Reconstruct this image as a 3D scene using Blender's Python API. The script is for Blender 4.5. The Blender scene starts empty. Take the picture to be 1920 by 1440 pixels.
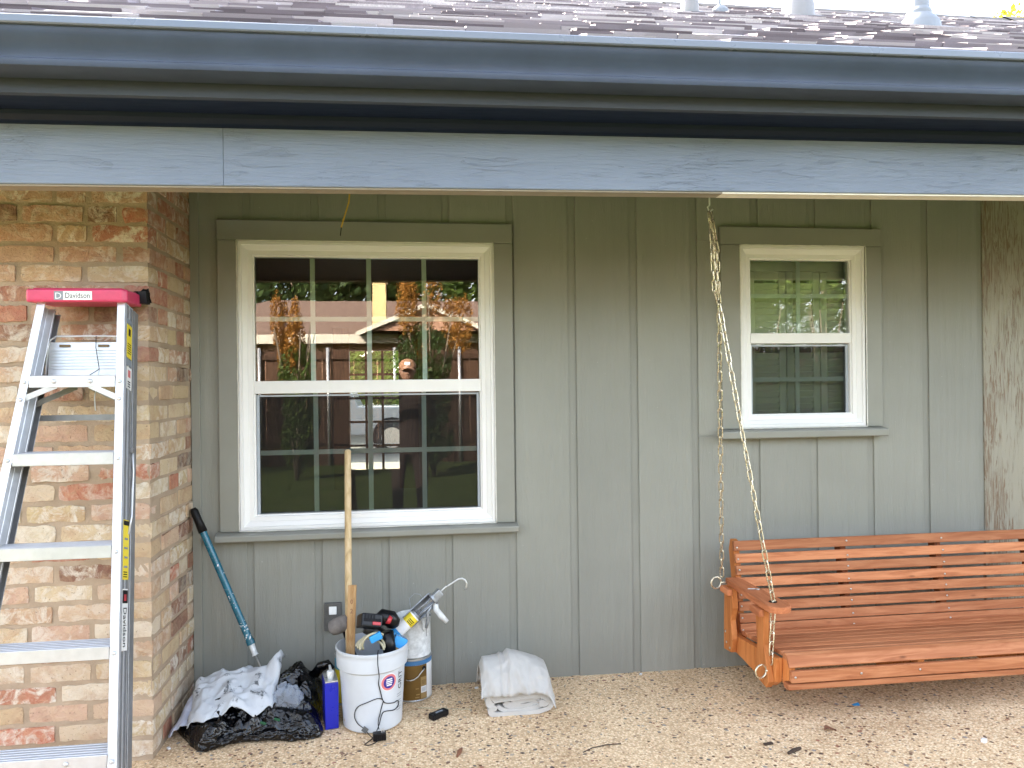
import bpy, bmesh, math, random
from mathutils import Vector, Matrix, noise as N
random.seed(7)
rad = math.radians
SC = bpy.context.scene
COL = SC.collection

# ------------------------------------------------------------------ camera, sky, sun, exposure
F_PX, YAW, PITCH, ROLL = 1400.0, rad(7.485), rad(0.027), rad(-0.665)
CAM = Vector((0.0, -3.40, 1.357))
cd = bpy.data.cameras.new('camera'); cam = bpy.data.objects.new('camera', cd); COL.objects.link(cam)
cd.sensor_width = 36.0; cd.lens = 36.0 * F_PX / 1920.0; cd.clip_start = 0.02; cd.clip_end = 600
_f = Vector((math.sin(YAW) * math.cos(PITCH), math.cos(YAW) * math.cos(PITCH), math.sin(PITCH)))
_r = Vector((math.cos(YAW), -math.sin(YAW), 0)); _u = _r.cross(_f)
_R = _r * math.cos(ROLL) + _u * math.sin(ROLL); _U = -_r * math.sin(ROLL) + _u * math.cos(ROLL)
m = Matrix((( _R.x, _U.x, -_f.x, CAM.x), (_R.y, _U.y, -_f.y, CAM.y), (_R.z, _U.z, -_f.z, CAM.z), (0, 0, 0, 1)))
cam.matrix_world = m
SC.camera = cam

SUN_DIR = Vector((-0.46, 0.66, 0.53)).normalized()       # towards the sun: behind the house, to the left
SUN_EL = math.asin(SUN_DIR.z); SUN_ROT = math.atan2(SUN_DIR.x, SUN_DIR.y)
W = bpy.data.worlds.new('World'); SC.world = W; W.use_nodes = True
nt = W.node_tree; nt.nodes.clear()
wo = nt.nodes.new('ShaderNodeOutputWorld'); bg = nt.nodes.new('ShaderNodeBackground'); sky = nt.nodes.new('ShaderNodeTexSky')
sky.sky_type = 'NISHITA'; sky.sun_disc = False; sky.sun_elevation = SUN_EL; sky.sun_rotation = SUN_ROT
sky.air_density = 1.0; sky.dust_density = 3.0; sky.ozone_density = 0.6
bg.inputs['Strength'].default_value = 0.13
# broken white cloud over the whole sky, as bright as the blue around it
tcw = nt.nodes.new('ShaderNodeTexCoord'); cn = nt.nodes.new('ShaderNodeTexNoise'); cn.inputs['Scale'].default_value = 2.4; cn.inputs['Detail'].default_value = 7; cn.inputs['Distortion'].default_value = .4
cr_ = nt.nodes.new('ShaderNodeValToRGB'); cr_.color_ramp.elements[0].position = .36; cr_.color_ramp.elements[1].position = .58; cr_.color_ramp.elements[0].color = (.10, .10, .10, 1); cr_.color_ramp.elements[1].color = (.85, .85, .85, 1)
lum = nt.nodes.new('ShaderNodeRGBToBW'); cl = nt.nodes.new('ShaderNodeMix'); cl.data_type = 'RGBA'; cl.blend_type = 'MULTIPLY'; cl.inputs[0].default_value = 1; cl.inputs[7].default_value = (1.12, 1.12, 1.14, 1)
cm = nt.nodes.new('ShaderNodeMix'); cm.data_type = 'RGBA'
nt.links.new(tcw.outputs['Generated'], cn.inputs['Vector']); nt.links.new(cn.outputs['Fac'], cr_.inputs[0]); nt.links.new(sky.outputs[0], lum.inputs[0]); nt.links.new(lum.outputs[0], cl.inputs[6])
nt.links.new(cr_.outputs[0], cm.inputs[0]); nt.links.new(sky.outputs[0], cm.inputs[6]); nt.links.new(cl.outputs[2], cm.inputs[7])
nt.links.new(cm.outputs[2], bg.inputs[0]); nt.links.new(bg.outputs[0], wo.inputs[0])
ld = bpy.data.lights.new('sun', 'SUN'); ld.energy = 3.8; ld.angle = rad(0.5); ld.color = (1.0, 0.86, 0.68)
sun = bpy.data.objects.new('sun', ld); COL.objects.link(sun)
sun.rotation_euler = (-SUN_DIR).to_track_quat('-Z', 'Y').to_euler()
vs = SC.view_settings
SC.display_settings.display_device = 'sRGB'
vs.view_transform = 'Standard'; vs.look = 'None'; vs.gamma = 1.0; vs.exposure = 3.72
SC.cycles.use_denoising = True
SC.cycles.max_bounces = 10; SC.cycles.diffuse_bounces = 5; SC.cycles.transparent_max_bounces = 16
SC.cycles.caustics_reflective = False; SC.cycles.caustics_refractive = False
SC.cycles.sample_clamp_indirect = 6.0

# ------------------------------------------------------------------ helpers: materials
class NT:
    def __init__(s, name):
        s.m = bpy.data.materials.new(name); s.m.use_nodes = True
        s.t = s.m.node_tree; s.t.nodes.clear()
        s.out = s.t.nodes.new('ShaderNodeOutputMaterial'); s.b = s.t.nodes.new('ShaderNodeBsdfPrincipled')
        s.t.links.new(s.b.outputs[0], s.out.inputs[0])
    def n(s, typ, **kw):
        o = s.t.nodes.new('ShaderNode' + typ)
        for k, v in kw.items(): setattr(o, k, v)
        return o
    def l(s, a, b): s.t.links.new(a, b)
    def co(s, scale=(1, 1, 1), kind='Object', rnd=True):
        if kind == 'World': src = s.n('NewGeometry').outputs['Position']
        else: src = s.n('TexCoord').outputs[kind]
        if rnd:
            oi = s.n('ObjectInfo'); mu = s.n('Math', operation='MULTIPLY'); mu.inputs[1].default_value = 37.0
            s.l(oi.outputs['Random'], mu.inputs[0]); ad = s.n('VectorMath', operation='ADD')
            s.l(src, ad.inputs[0]); s.l(mu.outputs[0], ad.inputs[1]); src = ad.outputs[0]
        mp = s.n('Mapping'); mp.inputs['Scale'].default_value = scale
        s.l(src, mp.inputs[0]); return mp.outputs[0]
    def noise(s, vec, scale, detail=4, rough=.55, dist=0.0):
        o = s.n('TexNoise'); o.inputs['Scale'].default_value = scale; o.inputs['Detail'].default_value = detail
        o.inputs['Roughness'].default_value = rough; o.inputs['Distortion'].default_value = dist
        s.l(vec, o.inputs['Vector']); return o.outputs['Fac']
    def ramp(s, fac, stops, interp='LINEAR'):
        o = s.n('ValToRGB'); o.color_ramp.interpolation = interp
        e = o.color_ramp.elements
        while len(e) < len(stops): e.new(.5)
        for i, (p, c) in enumerate(stops):
            e[i].position = p; e[i].color = c if len(c) == 4 else (*c, 1)
        s.l(fac, o.inputs[0]); return o.outputs[0]
    def mix(s, fac, a, b, blend='MIX'):
        o = s.n('Mix', data_type='RGBA', blend_type=blend)
        for i, v in ((0, fac), (6, a), (7, b)):
            if isinstance(v, (int, float)): o.inputs[i].default_value = v
            elif isinstance(v, tuple): o.inputs[i].default_value = v if len(v) == 4 else (*v, 1)
            else: s.l(v, o.inputs[i])
        return o.outputs[2]
    def bump(s, h, strength=.3, dist=.002, prev=None):
        o = s.n('Bump'); o.inputs['Strength'].default_value = strength; o.inputs['Distance'].default_value = dist
        s.l(h, o.inputs['Height'])
        if prev is not None: s.l(prev, o.inputs['Normal'])
        s.l(o.outputs[0], s.b.inputs['Normal']); return o.outputs[0]
    def set(s, col=None, rough=None, metal=None, spec=None):
        for k, v in (('Base Color', col), ('Roughness', rough), ('Metallic', metal), ('Specular IOR Level', spec)):
            if v is None: continue
            if isinstance(v, tuple): s.b.inputs[k].default_value = v if len(v) == 4 else (*v, 1)
            elif isinstance(v, (int, float)): s.b.inputs[k].default_value = v
            else: s.l(v, s.b.inputs[k])
        return s

def mul(c, k): return tuple(min(1, max(0, x * k)) for x in c[:3])

def pmat(name, col, rough=.55, metal=0.0, var=.12, vscale=14, bump=.15, bscale=90, bdist=.001, spec=.5, stretch=(1, 1, 1), col2=None, kind='Object'):
    s = NT(name); v = s.co(stretch, kind)
    f = s.noise(v, vscale, 5, .6)
    c = s.ramp(f, [(.3, mul(col, 1 - var)), (.7, col2 if col2 else mul(col, 1 + var))])
    s.set(c, None, metal, spec)
    f2 = s.noise(v, vscale * 2.3, 3)
    rr = s.n('MapRange'); rr.inputs[3].default_value = max(.02, rough - .1); rr.inputs[4].default_value = min(1, rough + .1)
    s.l(f2, rr.inputs[0]); s.l(rr.outputs[0], s.b.inputs['Roughness'])
    if bump: s.bump(s.noise(v, bscale, 4), bump, bdist)
    return s.m

def woodmat(name, c1, c2, axis='x', scale=1.0, rough=.5, knots=True, bump=.25):
    st = {'x': (1.2, 14, 14), 'y': (14, 1.2, 14), 'z': (14, 14, 1.2)}[axis]
    s = NT(name); v = s.co(tuple(a * scale for a in st))
    g = s.noise(v, 2.6, 6, .62, 1.2)
    c = s.ramp(g, [(.25, mul(c1, .72)), (.42, c1), (.55, tuple((a + b) / 2 for a, b in zip(c1, c2))), (.75, c2)])
    oi_ = s.n('ObjectInfo'); c = s.mix(1.0, c, s.ramp(oi_.outputs['Random'], [(0, (.74, .72, .70)), (1, (1.16, 1.15, 1.13))]), 'MULTIPLY')
    if knots:
        k = s.co((3, 9, 9) if axis == 'x' else (9, 9, 3)); vo = s.n('TexVoronoi'); vo.inputs['Scale'].default_value = 1.3
        s.l(k, vo.inputs['Vector'])
        kf = s.ramp(vo.outputs['Distance'], [(.02, (1, 1, 1)), (.085, (0, 0, 0))])
        c = s.mix(kf, c, mul(c1, .45))
    s.set(c, rough, 0, .22); s.bump(g, bump, .002)
    return s.m

# siding paint: rough-sawn plywood under grey paint
def siding(name, col, weather=False):
    s = NT(name); v = s.co((8, 8, .75)); v2 = s.co((1, 1, 1))
    g = s.noise(v, 6.0, 6, .65, 3.4)
    w = s.n('TexWave', wave_type='BANDS', bands_direction='X'); w.inputs['Scale'].default_value = 1.5; w.inputs['Distortion'].default_value = 12
    w.inputs['Detail'].default_value = 3; w.inputs['Detail Scale'].default_value = .8; s.l(s.co((4, 4, .6)), w.inputs['Vector'])
    big = s.noise(v2, 1.7, 3)
    c = s.ramp(big, [(.3, mul(col, .93)), (.7, mul(col, 1.07))])
    h = s.n('Math', operation='MULTIPLY_ADD'); s.l(w.outputs['Fac'], h.inputs[0]); h.inputs[1].default_value = .38; s.l(g, h.inputs[2])
    oi = s.n('ObjectInfo'); c = s.mix(1.0, c, s.ramp(oi.outputs['Random'], [(0, (.955, .955, .96)), (1, (1.045, 1.045, 1.04))]), 'MULTIPLY')
    speck = s.ramp(s.noise(v2, 95, 2), [(.765, (0, 0, 0)), (.79, (1, 1, 1))])
    c = s.mix(speck, c, mul(col, 1.6))
    if weather:
        gr = s.noise(s.co((13, 13, .9), 'World', False), 4.6, 6, .66, 3.0)
        patch = s.ramp(s.noise(s.co((3.0, 3.0, .9), 'World', False), 1.9, 3), [(.36, (0, 0, 0)), (.62, (1, 1, 1))])
        ad = s.n('Math', operation='MULTIPLY_ADD'); s.l(patch, ad.inputs[0]); ad.inputs[1].default_value = .16; s.l(gr, ad.inputs[2])
        mk = s.ramp(ad.outputs[0], [(.60, (0, 0, 0)), (.70, (1, 1, 1))])
        c = s.mix(.45, c, (.36, .32, .23))
        c = s.mix(s.mix(1.0, mk, (.8, .8, .8), 'MULTIPLY'), c, (.17, .10, .055))
        h2 = s.n('Math', operation='SUBTRACT'); s.l(h.outputs[0], h2.inputs[0]); s.l(mk, h2.inputs[1]); h = h2
    s.set(c, .5, 0, .35); s.bump(h.outputs[0], .6, .0042)
    return s.m

PAINT = (.246, .250, .220)
M = {}
M['siding'] = siding('siding_paint', PAINT)
M['siding_worn'] = siding('siding_weathered', PAINT, True)
M['trim'] = pmat('trim_paint', mul(PAINT, .97), .42, var=.05, vscale=5, bump=.12, bscale=40, bdist=.001)
M['channel'] = siding('channel_paint', mul(PAINT, .95))

def beam_paint():
    s = NT('beam_paint'); v = s.co((.7, 3, 9), rnd=False); v1 = s.co((1, 1, 1), rnd=False)
    g = s.noise(v, 14, 5, .65, .6)
    vo = s.noise(s.co((1.6, 4, 11), rnd=False), 3.2, 6, .62, 1.8)
    peel = s.ramp(vo, [(.60, (0, 0, 0)), (.615, (1, 1, 1)), (.66, (1, 1, 1)), (.675, (.15, .15, .15))])
    pg = s.ramp(s.noise(s.co((1, 2, 3), rnd=False), 2.6, 2), [(.50, (0, 0, 0)), (.60, (1, 1, 1))]); peel = s.mix(1.0, peel, pg, 'MULTIPLY')
    big = s.noise(v1, 1.3, 3)
    c = s.ramp(big, [(.3, (.165, .200, .268)), (.7, (.200, .238, .312))])
    cr = s.ramp(s.noise(s.co((1.1, 4, 13), rnd=False), 4.5, 5, .6, 2.0), [(.494, (0, 0, 0)), (.499, (1, 1, 1)), (.504, (0, 0, 0))])
    gate = s.ramp(s.noise(v1, 2.3, 2), [(.57, (0, 0, 0)), (.62, (1, 1, 1))])
    crk = s.mix(1.0, cr, gate, 'MULTIPLY')
    c = s.mix(crk, c, (.11, .125, .16))
    h = s.n('Math', operation='MULTIPLY_ADD'); s.l(peel, h.inputs[0]); h.inputs[1].default_value = .55; s.l(g, h.inputs[2])
    h2 = s.n('Math', operation='SUBTRACT'); s.l(h.outputs[0], h2.inputs[0]); s.l(crk, h2.inputs[1])
    s.set(c, .42, 0, .4); s.bump(h2.outputs[0], .6, .006); return s.m
M['beam'] = beam_paint()
M['eave_shade'] = pmat('eave_shade_paint', (.006, .012, .030), .55, spec=.18, var=.1, vscale=6, bump=.25, bscale=24, bdist=.002, stretch=(.5, 3, 3))  # near-black colour carries the deep shade under the eave
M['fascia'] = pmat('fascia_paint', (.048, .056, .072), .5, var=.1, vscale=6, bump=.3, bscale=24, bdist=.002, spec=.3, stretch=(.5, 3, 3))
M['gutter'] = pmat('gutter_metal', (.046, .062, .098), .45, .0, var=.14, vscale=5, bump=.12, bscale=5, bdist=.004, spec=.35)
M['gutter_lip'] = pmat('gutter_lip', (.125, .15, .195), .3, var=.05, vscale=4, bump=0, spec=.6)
M['under_tan'] = pmat('beam_underside_tan', (.25, .215, .16), .6, var=.08, bump=.2)
M['under_cream'] = pmat('beam_underside_cream', (.74, .70, .60), .6, var=.06, bump=.2)
M['ceiling'] = pmat('porch_ceiling', (.16, .155, .13), .7, var=.05)
M['white_vinyl'] = pmat('white_window_paint', (.76, .76, .745), .38, var=.03, vscale=6, bump=.08, bscale=30)
M['caulk'] = pmat('caulk_bead', (.72, .71, .66), .5, var=.1, vscale=30, bump=.5, bscale=40, bdist=.003)
M['muntin'] = pmat('muntin_grid', (.84, .88, .85), .45, var=.03, bump=0)
M['alu'] = pmat('screen_frame', (.38, .42, .46), .4, .0, var=.1, bump=.05)
M['dark'] = pmat('dark_gap', (.02, .022, .025), .6, bump=0)

def glass(name, tint, rmin):
    s = NT(name); s.t.nodes.remove(s.b)
    tr = s.n('BsdfTransparent'); tr.inputs[0].default_value = (*tint, 1)
    gl = s.n('BsdfGlossy'); gl.inputs['Roughness'].default_value = 0.0; gl.inputs[0].default_value = (1, 1, 1, 1)
    fr = s.n('Fresnel'); fr.inputs['IOR'].default_value = 1.52
    ma = s.n('Math', operation='MULTIPLY_ADD', use_clamp=True); ma.inputs[1].default_value = 1.0; ma.inputs[2].default_value = rmin
    s.l(fr.outputs[0], ma.inputs[0])
    wv = s.noise(s.co((1, 1, 1)), 1.6, 2); bp = s.n('Bump'); bp.inputs['Strength'].default_value = .03; bp.inputs['Distance'].default_value = .01
    s.l(wv, bp.inputs['Height']); s.l(bp.outputs[0], gl.inputs['Normal'])
    mx = s.n('MixShader'); s.l(ma.outputs[0], mx.inputs[0]); s.l(tr.outputs[0], mx.inputs[1]); s.l(gl.outputs[0], mx.inputs[2])
    s.l(mx.outputs[0], s.out.inputs[0]); return s.m
M['glass'] = glass('window_glass', (.80, .88, .83), .075)
def screen():
    s = NT('insect_screen'); tr = s.n('BsdfTransparent'); mx = s.n('MixShader'); s.set((.008, .009, .010), .6, 0, .2)
    mx.inputs[0].default_value = .48
    s.l(tr.outputs[0], mx.inputs[1]); s.l(s.b.outputs[0], mx.inputs[2]); s.l(mx.outputs[0], s.out.inputs[0]); return s.m
M['screen'] = screen()

def brickmat():
    s = NT('reclaimed_brick'); v = s.co((1, 1, 1), 'World')
    oi = s.n('ObjectInfo')
    a = s.noise(v, 9, 5, .65, .4); b = s.noise(v, 26, 5, .7, .8); c3 = s.noise(v, 70, 4, .7)
    base = s.mix(s.ramp(b, [(.32, (0, 0, 0)), (.7, (1, 1, 1))]), oi.outputs['Color'], s.mix(.45, oi.outputs['Color'], (.60, .46, .29)))
    # second tone: fired ends, buff cores
    tone = s.mix(s.ramp(a, [(.46, (0, 0, 0)), (.66, (1, 1, 1))]), base, s.mix(.42, base, (.33, .16, .10)))
    lime = s.ramp(s.noise(v, 15, 6, .72, .9), [(.46, (0, 0, 0)), (.60, (1, 1, 1))])
    gate = s.n('Math', operation='MULTIPLY'); s.l(lime, gate.inputs[0])
    rr = s.ramp(oi.outputs['Random'], [(.12, (0, 0, 0)), (.75, (.95, .95, .95))]); s.l(rr, gate.inputs[1])
    c = s.mix(gate.outputs[0], tone, (.66, .60, .51))
    pit = s.ramp(s.noise(v, 120, 3, .6), [(.27, (1, 1, 1)), (.36, (0, 0, 0))])
    c = s.mix(s.mix(1.0, pit, (.75, .75, .75), 'MULTIPLY'), c, (.10, .06, .04))
    s.set(c, .85, 0, .25)
    h = s.n('Math', operation='MULTIPLY_ADD'); s.l(c3, h.inputs[0]); h.inputs[1].default_value = .5; s.l(b, h.inputs[2])
    s.bump(h.outputs[0], .95, .009); return s.m
M['brick'] = brickmat()
def mortarmat():
    s = NT('mortar'); v = s.co((1, 1, 1), 'World', False)
    c = s.ramp(s.noise(v, 7, 5, .6), [(.3, (.33, .25, .175)), (.7, (.46, .365, .27))])
    s.set(c, .9, 0, .2); s.bump(s.noise(v, 60, 6, .7), .8, .006); return s.m
M['mortar'] = mortarmat()

def slabmat():
    s = NT('exposed_aggregate'); v = s.co((1, 1, 1), 'World', False)
    vo = s.n('TexVoronoi'); vo.inputs['Scale'].default_value = 118; vo.inputs['Randomness'].default_value = 1; s.l(v, vo.inputs['Vector'])
    sep = s.n('SeparateColor'); s.l(vo.outputs['Color'], sep.inputs[0])
    stone = s.ramp(sep.outputs[0], [(0, (.40, .25, .14)), (.18, (.72, .51, .31)), (.5, (.87, .68, .44)), (.8, (.96, .81, .58)), (1, (.83, .59, .37))])
    edge = s.ramp(vo.outputs['Distance'], [(.35, (0, 0, 0)), (.75, (1, 1, 1))])
    c = s.mix(edge, stone, (.62, .45, .28))
    vo2 = s.n('TexVoronoi'); vo2.inputs['Scale'].default_value = 62; s.l(v, vo2.inputs['Vector'])
    sp2 = s.n('SeparateColor'); s.l(vo2.outputs['Color'], sp2.inputs[0])
    pick = s.ramp(sp2.outputs[1], [(.89, (0, 0, 0)), (.91, (1, 1, 1))]); near = s.ramp(vo2.outputs['Distance'], [(.34, (1, 1, 1)), (.42, (0, 0, 0))])
    pc = s.ramp(sp2.outputs[2], [(0, (.13, .075, .05)), (.4, (.25, .15, .09)), (.7, (.30, .24, .19)), (1, (.36, .17, .09))])
    c = s.mix(s.mix(1.0, pick, near, 'MULTIPLY'), c, pc)
    big = s.ramp(s.noise(v, 1.9, 6, .65, .5), [(.3, (.78, .73, .68)), (.52, (1.0, .985, .97)), (.7, (1.06, 1.05, 1.04))])
    c = s.mix(1.0, c, big, 'MULTIPLY')
    s.set(c, .85, 0, .12)
    inv = s.n('Math', operation='SUBTRACT'); inv.inputs[0].default_value = 1; s.l(vo.outputs['Distance'], inv.inputs[1])
    s.bump(inv.outputs[0], .7, .004); return s.m
M['slab'] = slabmat()

def attrmat(name, attr, rough=.6, spec=.4, bump=.3, bscale=200, bdist=.001):
    s = NT(name); a = s.n('Attribute', attribute_name=attr); v = s.co((1, 1, 1))
    f = s.ramp(s.noise(v, bscale * .5, 3), [(.3, (.8, .8, .8)), (.7, (1.15, 1.15, 1.15))])
    s.set(s.mix(1.0, a.outputs['Color'], f, 'MULTIPLY'), rough, 0, spec)
    if bump: s.bump(s.noise(v, bscale, 3), bump, bdist)
    return s.m
M['pebble'] = attrmat('pebble_stone', 'tone', .45, .45)
M['shingle_bulk'] = attrmat('shingle_granules_field', 'tone', .8, .35, .6, 260, .002)
def shinglemat():
    s = NT('shingle_granules'); oi = s.n('ObjectInfo'); v = s.co((1, 1, 1))
    f = s.ramp(s.noise(v, 130, 3), [(.3, (.8, .8, .8)), (.7, (1.15, 1.15, 1.15))])
    s.set(s.mix(1.0, oi.outputs['Color'], f, 'MULTIPLY'), .8, 0, .35); s.bump(s.noise(v, 260, 3), .6, .002); return s.m
M['shingle'] = shinglemat()

M['cedar'] = woodmat('stained_cedar', (.40, .148, .064), (.58, .262, .128), 'x', 1.0, .62)
M['cedar_z'] = woodmat('stained_cedar_upright', (.46, .155, .042), (.62, .245, .08), 'z', 1.0, .55)
M['cedar_shaded'] = woodmat('shaded_cedar', (.16, .045, .014), (.24, .07, .022), 'z', 1.0, .6)  # cedar colour darkened to imitate the shade behind the back slats
M['cedar_y'] = woodmat('stained_cedar_arm', (.43, .145, .06), (.57, .22, .10), 'y', 1.0, .55)
M['pine'] = woodmat('raw_pine', (.64, .48, .26), (.82, .66, .42), 'z', 1.0, .55, knots=False)
M['stir'] = woodmat('stained_stir_stick', (.42, .24, .10), (.62, .43, .22), 'z', 1.3, .6)
M['chain'] = pmat('zinc_chain', (.66, .60, .46), .28, .9, var=.15, vscale=40, bump=.05)
M['bolt'] = pmat('steel_bolt', (.55, .53, .5), .35, .9, var=.1, bump=0)
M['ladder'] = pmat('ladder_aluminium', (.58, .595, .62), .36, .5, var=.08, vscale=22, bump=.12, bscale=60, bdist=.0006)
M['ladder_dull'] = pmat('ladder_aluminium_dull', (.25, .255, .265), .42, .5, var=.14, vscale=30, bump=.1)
M['cap_red'] = pmat('red_plastic_cap', (.56, .045, .12), .38, 0, var=.12, vscale=20, bump=.1)
M['black_rubber'] = pmat('black_rubber', (.004, .004, .0045), .5, bump=.2, spec=.25)
M['black_plastic'] = pmat('black_plastic', (.004, .0045, .006), .32, bump=.1, var=.3, spec=.3)
M['red_tag'] = pmat('red_tag', (.45, .03, .04), .4, bump=0)
M['white_plastic'] = pmat('white_bucket_plastic', (.56, .60, .635), .38, var=.05, vscale=9, bump=.1, bscale=30)
M['label_white'] = pmat('label_white', (.75, .76, .76), .5, var=.04, bump=0)
M['ink'] = pmat('ink_black', (.006, .006, .008), .6, bump=0, spec=.2)
M['ink_grey'] = pmat('ink_grey', (.22, .25, .29), .6, bump=0)
M['yellow'] = pmat('yellow_sticker', (.78, .62, .03), .45, var=.06, bump=0)
M['navy'] = pmat('navy_print', (.03, .02, .22), .5, bump=0)
M['pink_red'] = pmat('pink_red_print', (.62, .17, .18), .5, bump=0)
M['blue_can'] = pmat('blue_can_paint', (.012, .02, .40), .3, var=.05, bump=.03)
M['tin'] = pmat('tin_plate', (.62, .64, .64), .3, .8, var=.1)
M['cap_white'] = pmat('white_cap', (.78, .80, .78), .4, bump=0)
M['teal_print'] = pmat('teal_print', (.12, .42, .58), .45, bump=0, var=.25, vscale=30)
M['teal'] = pmat('teal_enamel', (.006, .105, .16), .25, .0, var=.2, vscale=40, bump=.04, spec=.7)
M['spatter'] = pmat('paint_spatter', (.62, .68, .70), .5, bump=0)
M['bronze_label'] = pmat('brown_can_label', (.135, .072, .012), .4, var=.2, vscale=9, bump=0)
M['tan_label'] = pmat('tan_can_label', (.30, .20, .08), .45, bump=0)
M['blue_band'] = pmat('blue_band', (.05, .17, .36), .4, bump=0)
M['beige_cord'] = pmat('beige_cord', (.46, .42, .28), .5, bump=0)
M['cyan'] = pmat('bright_blue_plastic', (.03, .30, .68), .4, bump=.2, bscale=60)
M['gun'] = pmat('caulk_gun_steel', (.30, .325, .35), .42, .6, var=.35, vscale=40, bump=.3, bscale=60)
M['spat_white'] = pmat('spattered_white', (.58, .60, .60), .5, var=.25, vscale=45, bump=.6, bscale=45, bdist=.002)
M['wire_yellow'] = pmat('yellow_wire', (.62, .38, .06), .5, bump=0)
M['rubber_grey'] = pmat('dusty_grey_rubber', (.17, .155, .145), .8, var=.3, vscale=30, bump=.3)
M['plate_grey'] = pmat('grey_plate', (.085, .085, .08), .55, var=.3, vscale=40, bump=.3)

def bagmat():
    s = NT('black_bin_bag'); v = s.co((1, 1, 1)); s.set((.0010, .0012, .0020), .07, 0, .45)
    a = s.noise(s.co((1, 1.6, 2)), 11, 1.5, .5, 2.6); vo = s.n('TexVoronoi', feature='DISTANCE_TO_EDGE'); vo.inputs['Scale'].default_value = 16
    s.l(v, vo.inputs['Vector']); h = s.n('Math', operation='MULTIPLY_ADD'); s.l(vo.outputs['Distance'], h.inputs[0]); h.inputs[1].default_value = -.8; s.l(a, h.inputs[2])
    s.bump(h.outputs[0], .6, .014); return s.m
M['bag'] = bagmat()
def clothmat(name, col, stain, amount):
    s = NT(name); v = s.co((1, 1, 1))
    c = s.ramp(s.noise(v, 6, 4), [(.3, mul(col, .9)), (.7, mul(col, 1.06))])
    st = s.ramp(s.noise(s.co((1, 1, 1)), 13, 6, .72, .6), [(1 - amount, (0, 0, 0)), (1.06 - amount, (1, 1, 1))])
    c = s.mix(st, c, stain); s.set(c, .9, 0, .15)
    w = s.noise(s.co((1, 1, 1)), 420, 2); f = s.noise(v, 22, 4, .6, 1.4)
    h = s.n('Math', operation='MULTIPLY_ADD'); s.l(w, h.inputs[0]); h.inputs[1].default_value = .06; s.l(f, h.inputs[2])
    s.bump(h.outputs[0], .45, .007); return s.m
M['rag'] = clothmat('painters_rag', (.53, .56, .59), (.12, .13, .14), .44)
M['rag_plain'] = clothmat('pale_rag', (.46, .48, .56), (.3, .3, .35), .25)
M['canvas'] = clothmat('canvas_drop_cloth', (.49, .48, .455), (.22, .21, .20), .30)
def plasticfilm():
    s = NT('clear_film'); tr = s.n('BsdfTransparent'); tr.inputs[0].default_value = (.86, .9, .95, 1); s.set((.55, .62, .72), .15, 0, .8)
    s.bump(s.noise(s.co((1, 1, 1)), 26, 5, .65, 1.6), .9, .02); mx = s.n('MixShader'); mx.inputs[0].default_value = .36
    s.l(tr.outputs[0], mx.inputs[1]); s.l(s.b.outputs[0], mx.inputs[2]); s.l(mx.outputs[0], s.out.inputs[0]); return s.m
M['film'] = plasticfilm()
M['galv'] = pmat('galvanised_vent', (.19, .21, .235), .5, .1, var=.1, vscale=9, bump=.1)
M['vent_paint'] = pmat('painted_vent', (.20, .20, .205), .5, var=.06, bump=.1)
M['ridge'] = pmat('ridge_shingle', (.055, .05, .05), .85, var=.2, vscale=20, bump=.4)
def grassmat():
    s = NT('lawn_grass'); v = s.co((1, 1, 1), 'World', False)
    c = s.ramp(s.noise(v, 2.2, 6, .7), [(.25, (.045, .075, .015)), (.5, (.075, .115, .025)), (.75, (.12, .14, .045))])
    s.set(c, .9, 0, .2); s.bump(s.noise(v, 55, 6, .8), 1.0, .05); return s.m
M['grass'] = grassmat()
def leafmat(name, c1, c2):
    s = NT(name); g = s.n('NewGeometry'); c = s.ramp(g.outputs['Random Per Island'], [(0, c1), (1, c2)])
    s.set(c, .6, 0, .3); tl = s.n('BsdfTranslucent'); s.l(c, tl.inputs[0]); mx = s.n('MixShader'); mx.inputs[0].default_value = .4
    s.l(s.b.outputs[0], mx.inputs[1]); s.l(tl.outputs[0], mx.inputs[2]); s.l(mx.outputs[0], s.out.inputs[0]); return s.m
M['leaf'] = leafmat('leaves_green', (.03, .065, .012), (.10, .15, .03))
M['leaf_sunlit'] = leafmat('leaves_sunlit_tint', (.16, .24, .03), (.34, .40, .07))  # leaf colour lightened, standing in for sunlight on the hedge
M['leaf_dark'] = leafmat('leaves_dark', (.02, .045, .012), (.06, .10, .025))
M['leaf_yellow'] = leafmat('leaves_yellow', (.20, .20, .02), (.42, .34, .03))
M['leaf_orange'] = leafmat('leaves_orange', (.24, .11, .015), (.42, .20, .04))
M['bark'] = pmat('bark', (.11, .085, .06), .9, var=.3, vscale=18, bump=.8, bscale=30, bdist=.01)
M['fence'] = woodmat('fence_stain_shaded', (.04, .021, .013), (.085, .045, .026), 'z', 1.0, .7)  # brown stain darkened further, so the colour holds the yard's shade
M['fence_post'] = pmat('galvanised_post', (.5, .51, .52), .4, .7)
M['n_roof'] = pmat('neighbour_roof_shingle', (.16, .105, .08), .85, var=.18, vscale=9, bump=.5, bscale=30, bdist=.01)
M['n_wall'] = pmat('neighbour_brick', (.30, .17, .11), .85, var=.2, vscale=12, bump=.4)
M['n_trim'] = pmat('neighbour_trim', (.46, .43, .36), .5, var=.05, bump=0)
M['n_chim'] = pmat('neighbour_chimney', (.58, .45, .22), .8, var=.1, vscale=8, bump=.3)
M['room_wall'] = pmat('room_wall', (.20, .15, .11), .8, var=.08)
M['room_floor'] = woodmat('room_floor', (.09, .05, .03), (.16, .09, .05), 'y', 1, .4)
M['door_wood'] = woodmat('inner_window_wood', (.16, .07, .03), (.27, .13, .06), 'z', 1, .5)
M['shutter'] = pmat('shutter_paint', (.80, .78, .66), .5, var=.03, bump=0)
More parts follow.
